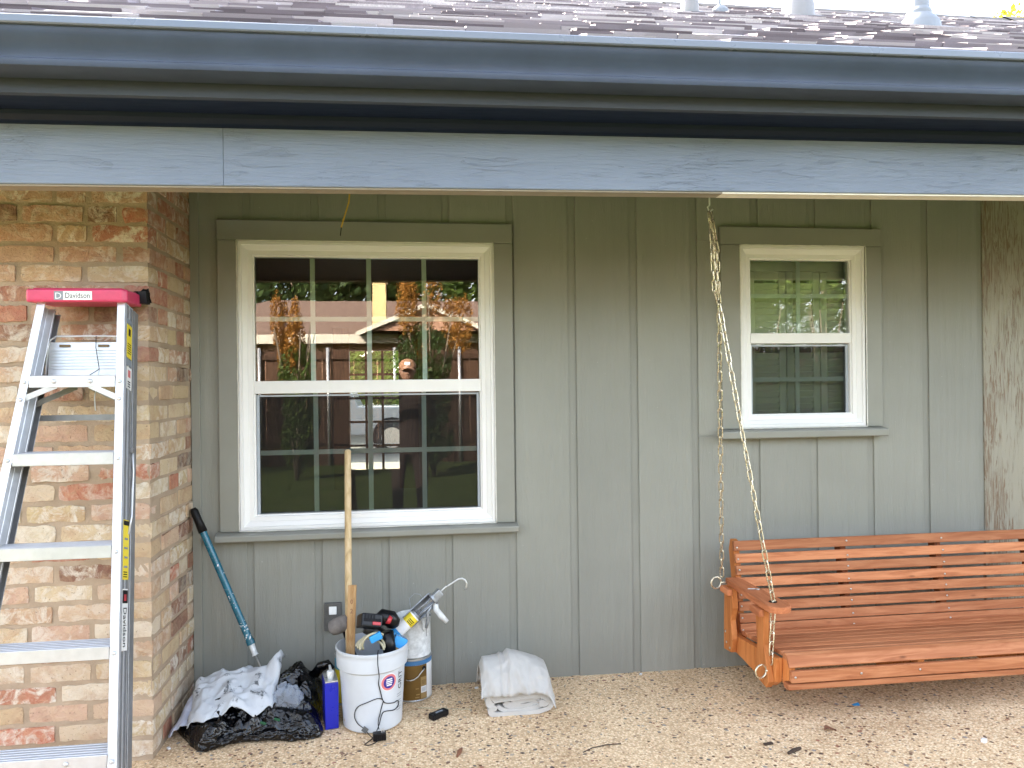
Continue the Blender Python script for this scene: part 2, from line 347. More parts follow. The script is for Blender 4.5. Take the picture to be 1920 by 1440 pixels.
M['truck'] = pmat('truck_white', (.34, .35, .37), .2, var=.02, bump=0, spec=.7)
M['truck_glass'] = pmat('truck_glass', (.02, .025, .03), .08, bump=0, spec=.8)
M['tyre'] = pmat('tyre_rubber', (.02, .02, .02), .8, bump=.3)
M['rim'] = pmat('wheel_rim', (.6, .6, .62), .3, .9, bump=0)
M['skin'] = pmat('skin', (.28, .16, .11), .5, var=.06, bump=.05)
M['shirt'] = pmat('shirt_cloth', (.045, .03, .026), .85, var=.15, bump=.3)
M['trousers'] = pmat('trouser_cloth', (.07, .06, .055), .9, var=.15, bump=.3)
M['cap_tan'] = pmat('cap_cloth', (.30, .16, .09), .85, var=.1, bump=.3)
M['hair'] = pmat('hair', (.03, .02, .015), .6, bump=.4)
M['phone'] = pmat('phone_body', (.02, .02, .022), .25, bump=0)
M['twig'] = pmat('twig_bark', (.05, .032, .022), .8, var=.3, bump=.5)
M['dry_leaf'] = pmat('dry_leaf', (.20, .085, .045), .7, var=.25, bump=.4)
M['asphalt'] = pmat('driveway_concrete', (.13, .125, .11), .9, var=.1, vscale=4, bump=.3, kind='World')

# ------------------------------------------------------------------ helpers: geometry
def tag(o, label=None, cat=None, group=None, kind=None):
    for k, v in (('label', label), ('category', cat), ('group', group), ('kind', kind)):
        if v: o[k] = v
    return o
def wloc(p):
    v = Vector((0, 0, 0))
    while p is not None: v += p.location; p = p.parent
    return v
def thing(name, label, cat, loc, group=None):
    o = bpy.data.objects.new(name, None); COL.objects.link(o); o.location = loc; o.empty_display_size = .05
    return tag(o, label, cat, group)
def link_mesh(name, me, parent, loc=(0, 0, 0), rot=None, color=None):
    o = bpy.data.objects.new(name, me); COL.objects.link(o)
    if parent is not None: o.parent = parent
    o.location = Vector(loc) - wloc(parent)
    if rot is not None: o.rotation_euler = rot
    if color is not None: o.color = (*color[:3], 1)
    return o
def group_part(name, parent, loc=None):
    o = bpy.data.objects.new(name, None); COL.objects.link(o); o.parent = parent; o.empty_display_size = .03
    o.location = (Vector(loc) - wloc(parent)) if loc is not None else (0, 0, 0)
    return o

class MB:
    """collects faces in world coordinates"""
    def __init__(s): s.v = []; s.f = []
    def add(s, vs, fs):
        k = len(s.v); s.v += [tuple(v) for v in vs]; s.f += [tuple(i + k for i in f) for f in fs]; return s
    def box(s, lo, hi):
        x0, y0, z0 = lo; x1, y1, z1 = hi
        return s.add([(x0, y0, z0), (x1, y0, z0), (x1, y1, z0), (x0, y1, z0), (x0, y0, z1), (x1, y0, z1), (x1, y1, z1), (x0, y1, z1)],
                     [(0, 3, 2, 1), (4, 5, 6, 7), (0, 1, 5, 4), (1, 2, 6, 5), (2, 3, 7, 6), (3, 0, 4, 7)])
    def obox(s, c, half, R):
        c = Vector(c); vs = []
        for sz in (-1, 1):
            for sx, sy in ((-1, -1), (1, -1), (1, 1), (-1, 1)):
                vs.append(c + R @ Vector((sx * half[0], sy * half[1], sz * half[2])))
        return s.add(vs, [(0, 3, 2, 1), (4, 5, 6, 7), (0, 1, 5, 4), (1, 2, 6, 5), (2, 3, 7, 6), (3, 0, 4, 7)])
    def bar(s, a, b, w, h, up=(0, 0, 1)):
        """box from a to b, w across, h along up"""
        a, b = Vector(a), Vector(b); d = (b - a).normalized(); u = Vector(up); sx = d.cross(u).normalized(); uu = sx.cross(d)
        R = Matrix((sx, d, uu)).transposed()
        return s.obox((a + b) / 2, (w / 2, (b - a).length / 2, h / 2), R)
    def tube(s, pts, r, n=8, caps=True):
        pts = [Vector(p) for p in pts]; rs = r if isinstance(r, (list, tuple)) else [r] * len(pts)
        k0 = len(s.v); prev = None
        for i, p in enumerate(pts):
            d = (pts[min(i + 1, len(pts) - 1)] - pts[max(i - 1, 0)]).normalized()
            if prev is None: x = d.orthogonal().normalized()
            else:
                x = prev - d * prev.dot(d); x = x.normalized() if x.length > 1e-6 else d.orthogonal().normalized()
            prev = x; y = d.cross(x)
            for j in range(n):
                a = 2 * math.pi * j / n; s.v.append(tuple(p + (x * math.cos(a) + y * math.sin(a)) * rs[i]))
        for i in range(len(pts) - 1):
            for j in range(n):
                s.f.append((k0 + i * n + j, k0 + i * n + (j + 1) % n, k0 + (i + 1) * n + (j + 1) % n, k0 + (i + 1) * n + j))
        if caps:
            s.f.append(tuple(k0 + j for j in reversed(range(n)))); e = k0 + (len(pts) - 1) * n; s.f.append(tuple(e + j for j in range(n)))
        return s
    def lathe(s, prof, c=(0, 0, 0), n=32, R=None):
        k0 = len(s.v); c = Vector(c)
        for r, z in prof:
            for j in range(n):
                a = 2 * math.pi * j / n; p = Vector((r * math.cos(a), r * math.sin(a), z))
                s.v.append(tuple(c + (R @ p if R else p)))
        for i in range(len(prof) - 1):
            for j in range(n):
                s.f.append((k0 + i * n + j, k0 + i * n + (j + 1) % n, k0 + (i + 1) * n + (j + 1) % n, k0 + (i + 1) * n + j))
        if prof[0][0] > 1e-5: s.f.append(tuple(k0 + j for j in reversed(range(n))))
        e = k0 + (len(prof) - 1) * n
        if prof[-1][0] > 1e-5: s.f.append(tuple(e + j for j in range(n)))
        return s
    def prism(s, poly, vec):
        n = len(poly); vec = Vector(vec); vs = [Vector(p) for p in poly]
        return s.add(vs + [p + vec for p in vs], [tuple(reversed(range(n))), tuple(range(n, 2 * n))] + [(i, (i + 1) % n, n + (i + 1) % n, n + i) for i in range(n)])
    def grid(s, fn, nu, nv, close_u=False):
        k0 = len(s.v)
        for i in range(nu + 1):
            for j in range(nv + 1): s.v.append(tuple(fn(i / nu, j / nv)))
        for i in range(nu):
            for j in range(nv):
                a = k0 + i * (nv + 1) + j; s.f.append((a, a + nv + 1, a + nv + 2, a + 1))
        return s
    def mesh(s, name, mat, smooth=False, bevel=0, seg=2, off=Vector((0, 0, 0)), fixn=True, angle=None):
        me = bpy.data.meshes.new(name); me.from_pydata([tuple(Vector(v) - off) for v in s.v], [], s.f)
        bm = bmesh.new(); bm.from_mesh(me)
        if bevel:
            es = [e for e in bm.edges if len(e.link_faces) == 2 and e.calc_face_angle(0) > .5]
            bmesh.ops.bevel(bm, geom=es, offset=bevel, segments=seg, affect='EDGES', profile=.6, clamp_overlap=True)
        if fixn: bmesh.ops.recalc_face_normals(bm, faces=bm.faces)
        bm.to_mesh(me); bm.free()
        if smooth or angle: me.shade_smooth()
        if angle: me.set_sharp_from_angle(angle=rad(angle))
        if mat: me.materials.append(mat if not isinstance(mat, str) else M[mat])
        return me
    def build(s, name, mat, parent=None, smooth=False, bevel=0, seg=2, fixn=True, angle=None):
        L = wloc(parent); me = s.mesh(name, mat, smooth, bevel, seg, L, fixn, angle)
        o = bpy.data.objects.new(name, me); COL.objects.link(o)
        if parent is not None: o.parent = parent
        return o

def B(name, lo, hi, mat, parent=None, bevel=.002, seg=2):
    return MB().box(lo, hi).build(name, mat, parent, bevel=bevel, seg=seg)

def text_mesh(txt, size, xs=1.0):
    """flat lettering: list of (verts in xz plane as (x,z)), faces, width"""
    cu = bpy.data.curves.new('lettering', 'FONT'); cu.body = txt; cu.size = size; cu.resolution_u = 2
    o = bpy.data.objects.new('lettering', cu); COL.objects.link(o)
    dg = bpy.context.evaluated_depsgraph_get(); me = o.evaluated_get(dg).to_mesh()
    vs = [(v.co.x * xs, v.co.y) for v in me.vertices]; fs = [tuple(p.vertices) for p in me.polygons]
    o.evaluated_get(dg).to_mesh_clear(); bpy.data.objects.remove(o); bpy.data.curves.remove(cu)
    if not vs: return [], [], 0
    w0 = min(v[0] for v in vs); w1 = max(v[0] for v in vs)
    return [(a - w0, b) for a, b in vs], fs, w1 - w0
def lettering(name, txt, size, org, ex, ez, mat, parent, xs=1.0, center=True):
    vs, fs, w = text_mesh(txt, size, xs); ex = Vector(ex); ez = Vector(ez); org = Vector(org)
    return MB().add([org + ex * (a - (w / 2 if center else 0)) + ez * b for a, b in vs], fs).build(name, mat, parent, fixn=False)

# ==================================================================== THE SETTING
TILT = .0112
def zt(x): return TILT * (x - .17)
EK = .8525                                    # eave profile drawn at y -0.62, stands at y -1.03: same angles, nearer and smaller
def eave(x, y, z): return (x * EK, -3.40 + (y + 3.40) * EK, 1.357 + (z - 1.357) * EK)

# porch slab and lawn
slab = MB()
slab.grid(lambda u, v: (-4.0 + 9.5 * u, -2.7 + 2.78 * v, 0), 60, 24)
slab.v = [(x, y, z + .003 * N.noise((x * 1.3, y * 1.3, 0)) if y < -.02 else z) for x, y, z in slab.v]
slab.box((-4.0, -2.7, -.12), (5.5, .08, -.012))
so = slab.build('porch_floor', 'slab', None, smooth=False, fixn=False); tag(so, 'exposed aggregate concrete porch floor', 'floor', kind='structure')
# darker river pebbles standing in the aggregate
pv, pf, pc = [], [], []
ring = [(1, 0), (.6, .7), (-.3, .95), (-1, .15), (-.55, -.8), (.45, -.85)]
pal = [(.10, .065, .05), (.16, .09, .06), (.24, .13, .075), (.30, .20, .13), (.28, .25, .22), (.34, .15, .09), (.45, .36, .26), (.13, .10, .09)]
for i in range(4300):
    x = random.uniform(-1.0, 3.6); y = random.uniform(-1.25, -.01)
    if N.noise((x * 2.2, y * 2.2, 3)) < random.uniform(-.7, .35): continue
    r = random.choice((.003, .004, .005, .0065, .0085, .0105)); a = random.uniform(0, 6.28); el = random.uniform(.5, .9); k = len(pv); c = random.choice(pal)
    z0 = .003 * N.noise((x * 1.3, y * 1.3, 0)) - .0008
    for hh, rr in ((0, 1.0), (.0011, .72)):
        for px, py in ring:
            qx, qy = px * r * rr, py * r * el * rr
            pv.append((x + qx * math.cos(a) - qy * math.sin(a), y + qx * math.sin(a) + qy * math.cos(a), z0 + hh + .0006))
    pf.append(tuple(range(k + 6, k + 12)))
    for j in range(6): pf.append((k + j, k + (j + 1) % 6, k + 6 + (j + 1) % 6, k + 6 + j))
    pc += [c] * 12
me = bpy.data.meshes.new('pebble_bed'); me.from_pydata(pv, [], pf); at = me.color_attributes.new('tone', 'FLOAT_COLOR', 'POINT')
for i, c in enumerate(pc): at.data[i].color = (*c, 1)
me.materials.append(M['pebble']); me.shade_smooth()
peb = link_mesh('pebble_bed', me, so); tag(peb, kind='stuff')

dv, df = [], []
for i in range(420):
    x = random.uniform(-.9, 4.0); y = -.006 - abs(random.gauss(0, .022)); r = random.uniform(.0012, .0042); a = random.uniform(0, 6.28); k = len(dv)
    if N.noise((x * 3, 0, 5)) < -.1: continue
    for j in range(4): dv.append((x + r * math.cos(a + j * 1.57) * random.uniform(.5, 1.3), y + r * math.sin(a + j * 1.57) * random.uniform(.5, 1.3), .0022))
    dv.append((x, y, .0022 + r * .8)); df += [(k + j, k + (j + 1) % 4, k + 4) for j in range(4)]
me = bpy.data.meshes.new('dirt_crumbs'); me.from_pydata(dv, [], df); me.materials.append(M['twig']); tag(link_mesh('dirt_crumbs', me, so), kind='stuff')
lawn = MB().grid(lambda u, v: (-45 + 90 * u, -60 + 57.4 * v, -.09 + .05 * N.noise((u * 40, v * 30, 0))), 90, 60)
o = lawn.build('lawn', 'grass', None, smooth=True, fixn=False); tag(o, 'short green lawn in front of the porch', 'lawn', kind='structure')
o = MB().grid(lambda u, v: (-60 + 120 * u, 4.6 + 80 * v, -.25), 4, 4).build('driveway', 'asphalt', None, fixn=False); tag(o, 'pale concrete driveway behind the house', 'driveway', kind='structure')

# ==================================================================== THE HOUSE
house = thing('house', 'grey sided porch front with brick wing, two white windows and dark gutter', 'house', (0, 0, 0))

# ---- siding boards
wall = group_part('siding_wall', house)
joints = [(-.737, -.705), (-.446, -.412), (-.153, -.118), (.132, .167), (.425, .460), (.712, .749), (1.006, 1.044), (1.303, 1.339), (1.605, 1.645), (1.900, 1.940), (2.199, 2.234), (2.496, 2.532), (2.797, 2.830)]
x = 2.830
while x < 5.4: joints.append((x + .262, x + .297)); x += .297
ZT = 2.298
OPEN = [(-.735, .340, .75, 1.98), (1.585, 2.150, 1.16, 1.985)]
xs = [-.955] + [v for j in joints for v in j]
for i in range(0, len(xs) - 1, 2):
    a, b = xs[i], xs[i + 1]; spans = [(-.004, ZT)]
    for (ox0, ox1, oz0, oz1) in OPEN:
        if min(b, ox1) - max(a, ox0) > .05: spans = [(-.004, oz0), (oz1, ZT)]
    narrow = abs(a - 1.339) < .01
    if narrow: spans = [(-.004, 1.10), (1.1005, 2.03), (2.0305, ZT)]
    for (z0, z1) in spans:
        if narrow: b = 1.547 if z0 == 1.1005 else 1.605
        mb = MB().box((a, 0 + random.uniform(-.0008, .0008), z0), (b, .0125, z1))
        mb.build('siding_board', 'siding_worn' if abs(a - 2.830) < .01 else 'siding', wall, bevel=.0014, seg=1)
# recessed sheathing behind the boards, pieced round the openings
sh = MB(); e = (-.97, 5.45); y0, y1 = .0070, .09
cols = [(-.97, OPEN[0][0]), (OPEN[0][1], OPEN[1][0]), (OPEN[1][1], 5.45)]
for a, b in cols: sh.box((a, y0, -.06), (b, y1, ZT + .02))
for ox0, ox1, oz0, oz1 in OPEN:
    sh.box((ox0, y0, -.06), (ox1, y1, oz0)); sh.box((ox0, y0, oz1), (ox1, y1, ZT + .02))
sh.build('sheathing', 'channel', wall)
B('corner_trim', (-.957, -.016, -.004), (-.921, .004, ZT), 'trim', house, .002)

# ---- brick wing
bw = group_part('brick_wall', house)
BX, BY = -.957, -.523
core = MB().box((-2.6, BY + .0045, -.05), (BX - .0045, .10, 2.298))
core.build('mortar', 'mortar', bw)
def brick_mesh(k):
    rn = random.Random(k); bm = bmesh.new(); bmesh.ops.create_cube(bm, size=1.0)
    bmesh.ops.subdivide_edges(bm, edges=[e for e in bm.edges if abs((e.verts[0].co - e.verts[1].co).x) > .5], cuts=7)
    bmesh.ops.subdivide_edges(bm, edges=[e for e in bm.edges if abs((e.verts[0].co - e.verts[1].co).z) > .5], cuts=2)
    bmesh.ops.subdivide_edges(bm, edges=[e for e in bm.edges if abs((e.verts[0].co - e.verts[1].co).y) > .5], cuts=1)
    for v in bm.verts:
        q = v.co
        ex, ey, ez = abs(q.x) > .49, abs(q.y) > .49, abs(q.z) > .49
        ks = ex + ey + ez
        if ks >= 2:
            if ex: q.x *= 1 - (.018 + .012 * rn.random())
            if ez: q.z *= 1 - (.02 + .05 * rn.random())
            if ey: q.y *= 1 - (.02 + .03 * rn.random())
        if ks == 3: q.x *= .985; q.z *= .94
        q.x += rn.uniform(-.007, .007); q.z += rn.uniform(-.06, .045) * (1 if q.z > 0 else -1) if ez else 0; q.y += rn.uniform(-.014, .014)
    me = bpy.data.meshes.new('brick'); bm.to_mesh(me); bm.free(); me.materials.append(M['brick']); me.shade_smooth()
    me.set_sharp_from_angle(angle=rad(24)); return me
BM = [brick_mesh(100 + i) for i in range(12)]
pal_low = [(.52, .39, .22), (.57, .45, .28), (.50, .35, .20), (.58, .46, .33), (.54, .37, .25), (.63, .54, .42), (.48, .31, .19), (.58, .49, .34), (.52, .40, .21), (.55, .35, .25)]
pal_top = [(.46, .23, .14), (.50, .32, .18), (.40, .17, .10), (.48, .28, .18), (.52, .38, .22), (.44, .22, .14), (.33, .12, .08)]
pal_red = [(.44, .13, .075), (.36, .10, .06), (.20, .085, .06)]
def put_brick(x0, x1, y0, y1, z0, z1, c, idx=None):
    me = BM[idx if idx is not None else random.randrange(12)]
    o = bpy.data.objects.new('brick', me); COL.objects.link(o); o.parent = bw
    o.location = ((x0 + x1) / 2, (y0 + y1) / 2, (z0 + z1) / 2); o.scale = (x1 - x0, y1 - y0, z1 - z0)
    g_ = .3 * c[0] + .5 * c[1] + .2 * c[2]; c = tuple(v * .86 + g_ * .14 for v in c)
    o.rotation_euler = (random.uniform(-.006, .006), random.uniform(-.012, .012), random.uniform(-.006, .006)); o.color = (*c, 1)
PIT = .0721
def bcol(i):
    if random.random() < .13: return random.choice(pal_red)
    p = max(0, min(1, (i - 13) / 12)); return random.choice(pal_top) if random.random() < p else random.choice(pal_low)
for i in range(32):
    z0 = .0150 + PIT * i + random.uniform(-.002, .002) - .0; z1 = z0 + .0590 + random.uniform(-.003, .003)
    if z1 > 2.295: break
    lx = (.203 if i % 2 == 0 else .100) + random.uniform(-.014, .010); ly = (.098 if i % 2 == 0 else .203) + random.uniform(-.008, .008)
    j = lambda: random.uniform(-.003, .0035)
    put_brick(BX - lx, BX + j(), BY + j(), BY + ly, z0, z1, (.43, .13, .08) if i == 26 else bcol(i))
    x = BX - lx - random.uniform(.013, .02)
    while x > -2.02:
        L = random.choice((.203, .203, .198, .209, .155, .10)) if random.random() < .35 else random.uniform(.196, .208)
        c = bcol(i)
        if i == 1 and -1.55 < x < -1.2: c = (.50, .13, .07)
        if i == 25 and x < -1.3: c = (.35, .11, .07)
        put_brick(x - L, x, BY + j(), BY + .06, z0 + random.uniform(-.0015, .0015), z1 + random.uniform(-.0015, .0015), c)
        x -= L + random.uniform(.009, .017)
    y = BY + ly + random.uniform(.011, .018)
    while y < -.03:
        L = min(random.choice((.20, .10, .20, .145, .095)) + random.uniform(-.006, .006), -.004 - y)
        if L > .03:
            c = bcol(i)
            if (i, y > -.3) in ((11, True), (14, True), (19, True), (7, True)): c = (.09, .055, .05) if random.random() < .55 else c
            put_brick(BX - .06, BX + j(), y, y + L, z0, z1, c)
        y += L + random.uniform(.010, .017)

# ---- porch beam, soffit, fascia, gutter (old house: the roof line runs 1.1 cm per metre out of level)
def strip(name, x0, x1, prof, mat, parent=house, tilt=True, bevel=0, nseg=24, smooth=False, angle=None):
    """closed profile in (y,z) swept along x, following the roof's tilt"""
    mb = MB(); n = len(prof)
    for i in range(nseg + 1):
        x = x0 + (x1 - x0) * i / nseg
        for (y, z) in prof: mb.v.append(eave(x, y, z + zt(x)) if tilt else (x, y, z))
    for i in range(nseg):
        for j in range(n): mb.f.append((i * n + j, i * n + (j + 1) % n, (i + 1) * n + (j + 1) % n, (i + 1) * n + j))
    mb.f.append(tuple(range(n))); mb.f.append(tuple(nseg * n + j for j in range(n)))
    return mb.build(name, mat, parent, bevel=bevel, smooth=smooth, angle=angle)
XL, XR = -4.9, 7.2
SPL = -.667
for a, b in ((XL, SPL - .0008), (SPL + .0008, XR)):
    strip('porch_beam', a, b, [(-.620, 2.092), (-.618, 2.089), (-.552, 2.089), (-.552, 2.46), (-.600, 2.46), (-.600, 2.329), (-.620, 2.329)], 'beam')
# underside lining: tan paint, then bare cream primer from the swing hook on
for nm, a, b, mt in (('beam_lining', XL, 1.205, 'under_tan'), ('beam_lining', 1.2055, XR, 'under_cream')):
    strip(nm, a, b, [(-.613, 2.0825), (-.545, 2.0825), (-.545, 2.0885), (-.613, 2.0885)], mt)
strip('soffit', XL, XR, [(-.800, 2.330), (-.560, 2.330), (-.560, 2.345), (-.800, 2.345)], 'eave_shade')
strip('soffit_moulding', XL, XR, [(-.648, 2.300), (-.6205, 2.294), (-.6205, 2.3295), (-.665, 2.3295), (-.66, 2.316)], 'eave_shade')
strip('fascia_board', XL, XR, [(-.826, 2.326), (-.801, 2.326), (-.801, 2.50), (-.826, 2.50)], 'fascia')
# K-style gutter: open trough of bent sheet
gp = [(-.830, 2.505), (-.830, 2.372), (-.918, 2.372), (-.928, 2.3745), (-.931, 2.383), (-.931, 2.3925), (-.922, 2.398), (-.9215, 2.408), (-.929, 2.428), (-.9405, 2.446), (-.951, 2.460), (-.9565, 2.474), (-.957, 2.484)]
def sheet(name, prof, t, x0, x1, mat):
    inner = []
    for i, (y, z) in enumerate(prof):
        a = Vector(prof[max(i - 1, 0)]); b = Vector(prof[min(i + 1, len(prof) - 1)]); d = (b - a).normalized(); nrm = Vector((d.y, -d.x)); inner.append((y + nrm.x * t, z + nrm.y * t))
    c = sum((Vector(p) for p in prof), Vector((0, 0))) / len(prof)
    return strip(name, x0, x1, list(prof) + inner[::-1], mat, smooth=True, angle=28)
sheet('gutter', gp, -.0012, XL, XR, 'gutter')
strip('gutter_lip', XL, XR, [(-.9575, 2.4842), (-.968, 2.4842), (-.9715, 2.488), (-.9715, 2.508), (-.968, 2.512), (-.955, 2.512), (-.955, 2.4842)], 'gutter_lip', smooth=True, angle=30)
strip('porch_ceiling', -4.1, 6.0, [(-.970, 2.300), (.008, 2.300), (.008, 2.315), (-.970, 2.315)], 'ceiling', tilt=False)

# ---- roof
SL = .55; RY0, RZ0, RIDGE_Y = -1.236, 2.3725, 2.414
def rz(x, y): return RZ0 + SL * (y - RY0) + zt(x)
roof = group_part('roof', house)
cs = 1 / math.sqrt(1 + SL * SL); sn = SL * cs; ang = math.atan(SL)
deck = MB(); RX0, RX1 = -4.2, 12.0
deck.add([(RX0, RY0 + .03, rz(RX0, RY0 + .03) - .012), (RX1, RY0 + .03, rz(RX1, RY0 + .03) - .012), (RX1, RIDGE_Y, rz(RX1, RIDGE_Y) - .012), (RX0, RIDGE_Y, rz(RX0, RIDGE_Y) - .012)], [(0, 1, 2, 3)])
deck.add([(RX0, RIDGE_Y, rz(RX0, RIDGE_Y) - .012), (RX1, RIDGE_Y, rz(RX1, RIDGE_Y) - .012), (RX1, 6.3, 2.24 + zt(RX1)), (RX0, 6.3, 2.24 + zt(RX0))], [(0, 1, 2, 3)])
deck.build('roof_deck', 'ridge', roof)
pal_s = [(.36, .335, .36), (.46, .43, .45), (.22, .195, .22), (.13, .11, .125), (.30, .27, .295), (.42, .385, .40), (.18, .155, .175), (.52, .49, .50)]
EXPO = .128
tabs = []
slen = (RIDGE_Y - RY0) / cs; nc = int(slen / EXPO)
for c in range(nc):
    s0 = c * EXPO; x = RX0 + .4 + random.uniform(0, .3); xr = 3.6 + c * .16; xl = -2.1
    while x < xr:
        L = random.choice((.10, .14, .18, .22, .28, .34)) * random.uniform(.9, 1.1)
        if x > xl: tabs.append((c, x, L, s0 + random.choice((0, 0, .004, -.004)), random.choice((.006, .014, .017, .019)), random.choice(pal_s)))
        x += L
def tab_unit():
    mb = MB(); mb.add([(0, 0, 0), (1, 0, 0), (1, .155, 0), (0, .155, 0), (.004, 0, 1), (.996, .0, 1), (1, .155, .18), (0, .155, .18)],
                      [(0, 3, 2, 1), (4, 5, 6, 7), (0, 1, 5, 4), (1, 2, 6, 5), (2, 3, 7, 6), (3, 0, 4, 7)])
    return mb.mesh('shingle', 'shingle')
TU = tab_unit()
def on_roof(x, s, h):
    y = RY0 + s * cs - h * sn; return Vector((x, y, RZ0 + s * sn + h * cs + zt(x)))
vis = [t for t in tabs if -1.75 < t[1] < 3.3 + t[0] * .12]
vis.sort(key=lambda t: t[0]); first = set(id(t) for t in vis[:300])
bv, bf, bc = [], [], []
for t in tabs:
    c, x, L, s0, h, colr = t
    if id(t) in first:
        o = bpy.data.objects.new('shingle', TU); COL.objects.link(o); o.parent = roof
        o.location = on_roof(x, s0, 0); o.rotation_euler = (ang, -math.atan(TILT), 0); o.scale = (L - .002, 1, h); o.color = (*colr, 1)
    else:
        k = len(bv)
        for (u, s, hh) in ((0, 0, 0), (1, 0, 0), (1, .155, 0), (0, .155, 0), (0, 0, 1), (1, 0, 1), (1, .155, .18), (0, .155, .18)):
            bv.append(tuple(on_roof(x + u * (L - .002), s0 + s, hh * h)))
        bf += [(k + 4, k + 5, k + 6, k + 7), (k, k + 1, k + 5, k + 4), (k + 1, k + 2, k + 6, k + 5), (k + 3, k, k + 4, k + 7)]; bc += [colr] * 8
me = bpy.data.meshes.new('shingle_field'); me.from_pydata(bv, [], bf); at = me.color_attributes.new('tone', 'FLOAT_COLOR', 'POINT')
for i, c in enumerate(bc): at.data[i].color = (*c, 1)
me.materials.append(M['shingle_bulk']); tag(link_mesh('shingle_field', me, roof), kind='stuff')
x = RX0
while x < 9.5:
    L = random.uniform(.28, .34); z = rz(x, RIDGE_Y); k = random.uniform(0, .012)
    MB().add([(x, RIDGE_Y - .13, z - .07 + k), (x + L, RIDGE_Y - .13, z - .07 + k), (x + L, RIDGE_Y, z + .03 + k), (x, RIDGE_Y, z + .03 + k), (x + L, RIDGE_Y + .14, z - .06), (x, RIDGE_Y + .14, z - .06)], [(0, 1, 2, 3), (3, 2, 4, 5)]).build('ridge_cap', 'ridge', roof)
    x += L - .01
def vent(x, y, r, hgt, kind, pr=.49):
    z = rz(x, y); v = group_part('vent_pipe', house, (x, y, z))
    Rm = Matrix.Rotation(ang, 3, 'X')
    if kind == 'cone':
        MB().lathe([(r * 1.0, -.15), (r * .93, .0), (r * .7, hgt)], (x, y, z), 28).build('vent_body', 'vent_paint', v, smooth=True, angle=40)
    elif kind == 'drum':
        MB().lathe([(r * 1.03, -.25), (r * 1.02, .06), (r * .98, .07), (r * .97, hgt), (r * 1.1, hgt + .02), (r * 1.1, hgt + .06)], (x, y, z), 36).build('vent_body', 'vent_paint', v, smooth=True, angle=40)
    else:
        MB().lathe([(r * pr, 0), (r * pr, hgt), (r * pr * 1.06, hgt), (r * pr * 1.06, hgt + .03)], (x, y, z), 24).build('vent_body', 'galv', v, smooth=True, angle=40)
        MB().lathe([(r * 1.02, -.08), (r, .0), (r * .93, r * .12), (r * .80, r * .32), (r * .62, r * .50), (r * .60, r * .52), (r * (pr + .12), r * .68), (r * (pr + .02), r * .86), (r * pr, r * .88)], (x, y, z), 32).build('flashing_boot', 'galv', v, smooth=True, angle=30)
    Fl = MB().obox((x, y, z + .012), (r * 1.25, r * 1.35, .004), Rm); Fl.build('flashing_plate', 'galv', v)
vent(.452, 1.152, .056, .55, 'cone'); vent(1.756, 1.127, .060, .6, 'cone'); vent(2.063, 1.382, .065, .45, 'boot', .16); vent(2.651, 1.434, .105, .6, 'drum'); vent(2.933, .590, .114, .7, 'boot')

# ---- windows
def mitred(win, x0, x1, z0, z1, prof, mat='white_vinyl'):
    """four mitred frame pieces; prof = list of (inset, y)"""
    P = []
    for ins, y in prof: P.append(((x0 + ins, z0 + ins), (x1 - ins, z0 + ins), (x1 - ins, z1 - ins), (x0 + ins, z1 - ins), y))
    for k in range(4):
        mb = MB(); n = len(P)
        for p in P:
            a, b = p[k], p[(k + 1) % 4]; mb.v += [(a[0], p[4], a[1]), (b[0], p[4], b[1])]
        for i in range(n - 1): mb.f.append((2 * i, 2 * i + 1, 2 * i + 3, 2 * i + 2))
        mb.f.append(tuple([0] + [2 * i for i in range(n - 1, 0, -1)])[::1]); mb.f.append(tuple([1] + [2 * i + 1 for i in range(n - 1, 0, -1)]))
        mb.f.append((0, 1, 2 * n - 1, 2 * n - 2))
        ins = .0004
        mb.build('frame_piece', mat, win)
FP = [(0, .013), (0, -.010), (.004, -.014), (.016, -.014), (.019, -.006), (.036, .002), (.040, .006), (.058, .008), (.060, .014), (.066, .016), (.066, .06)]
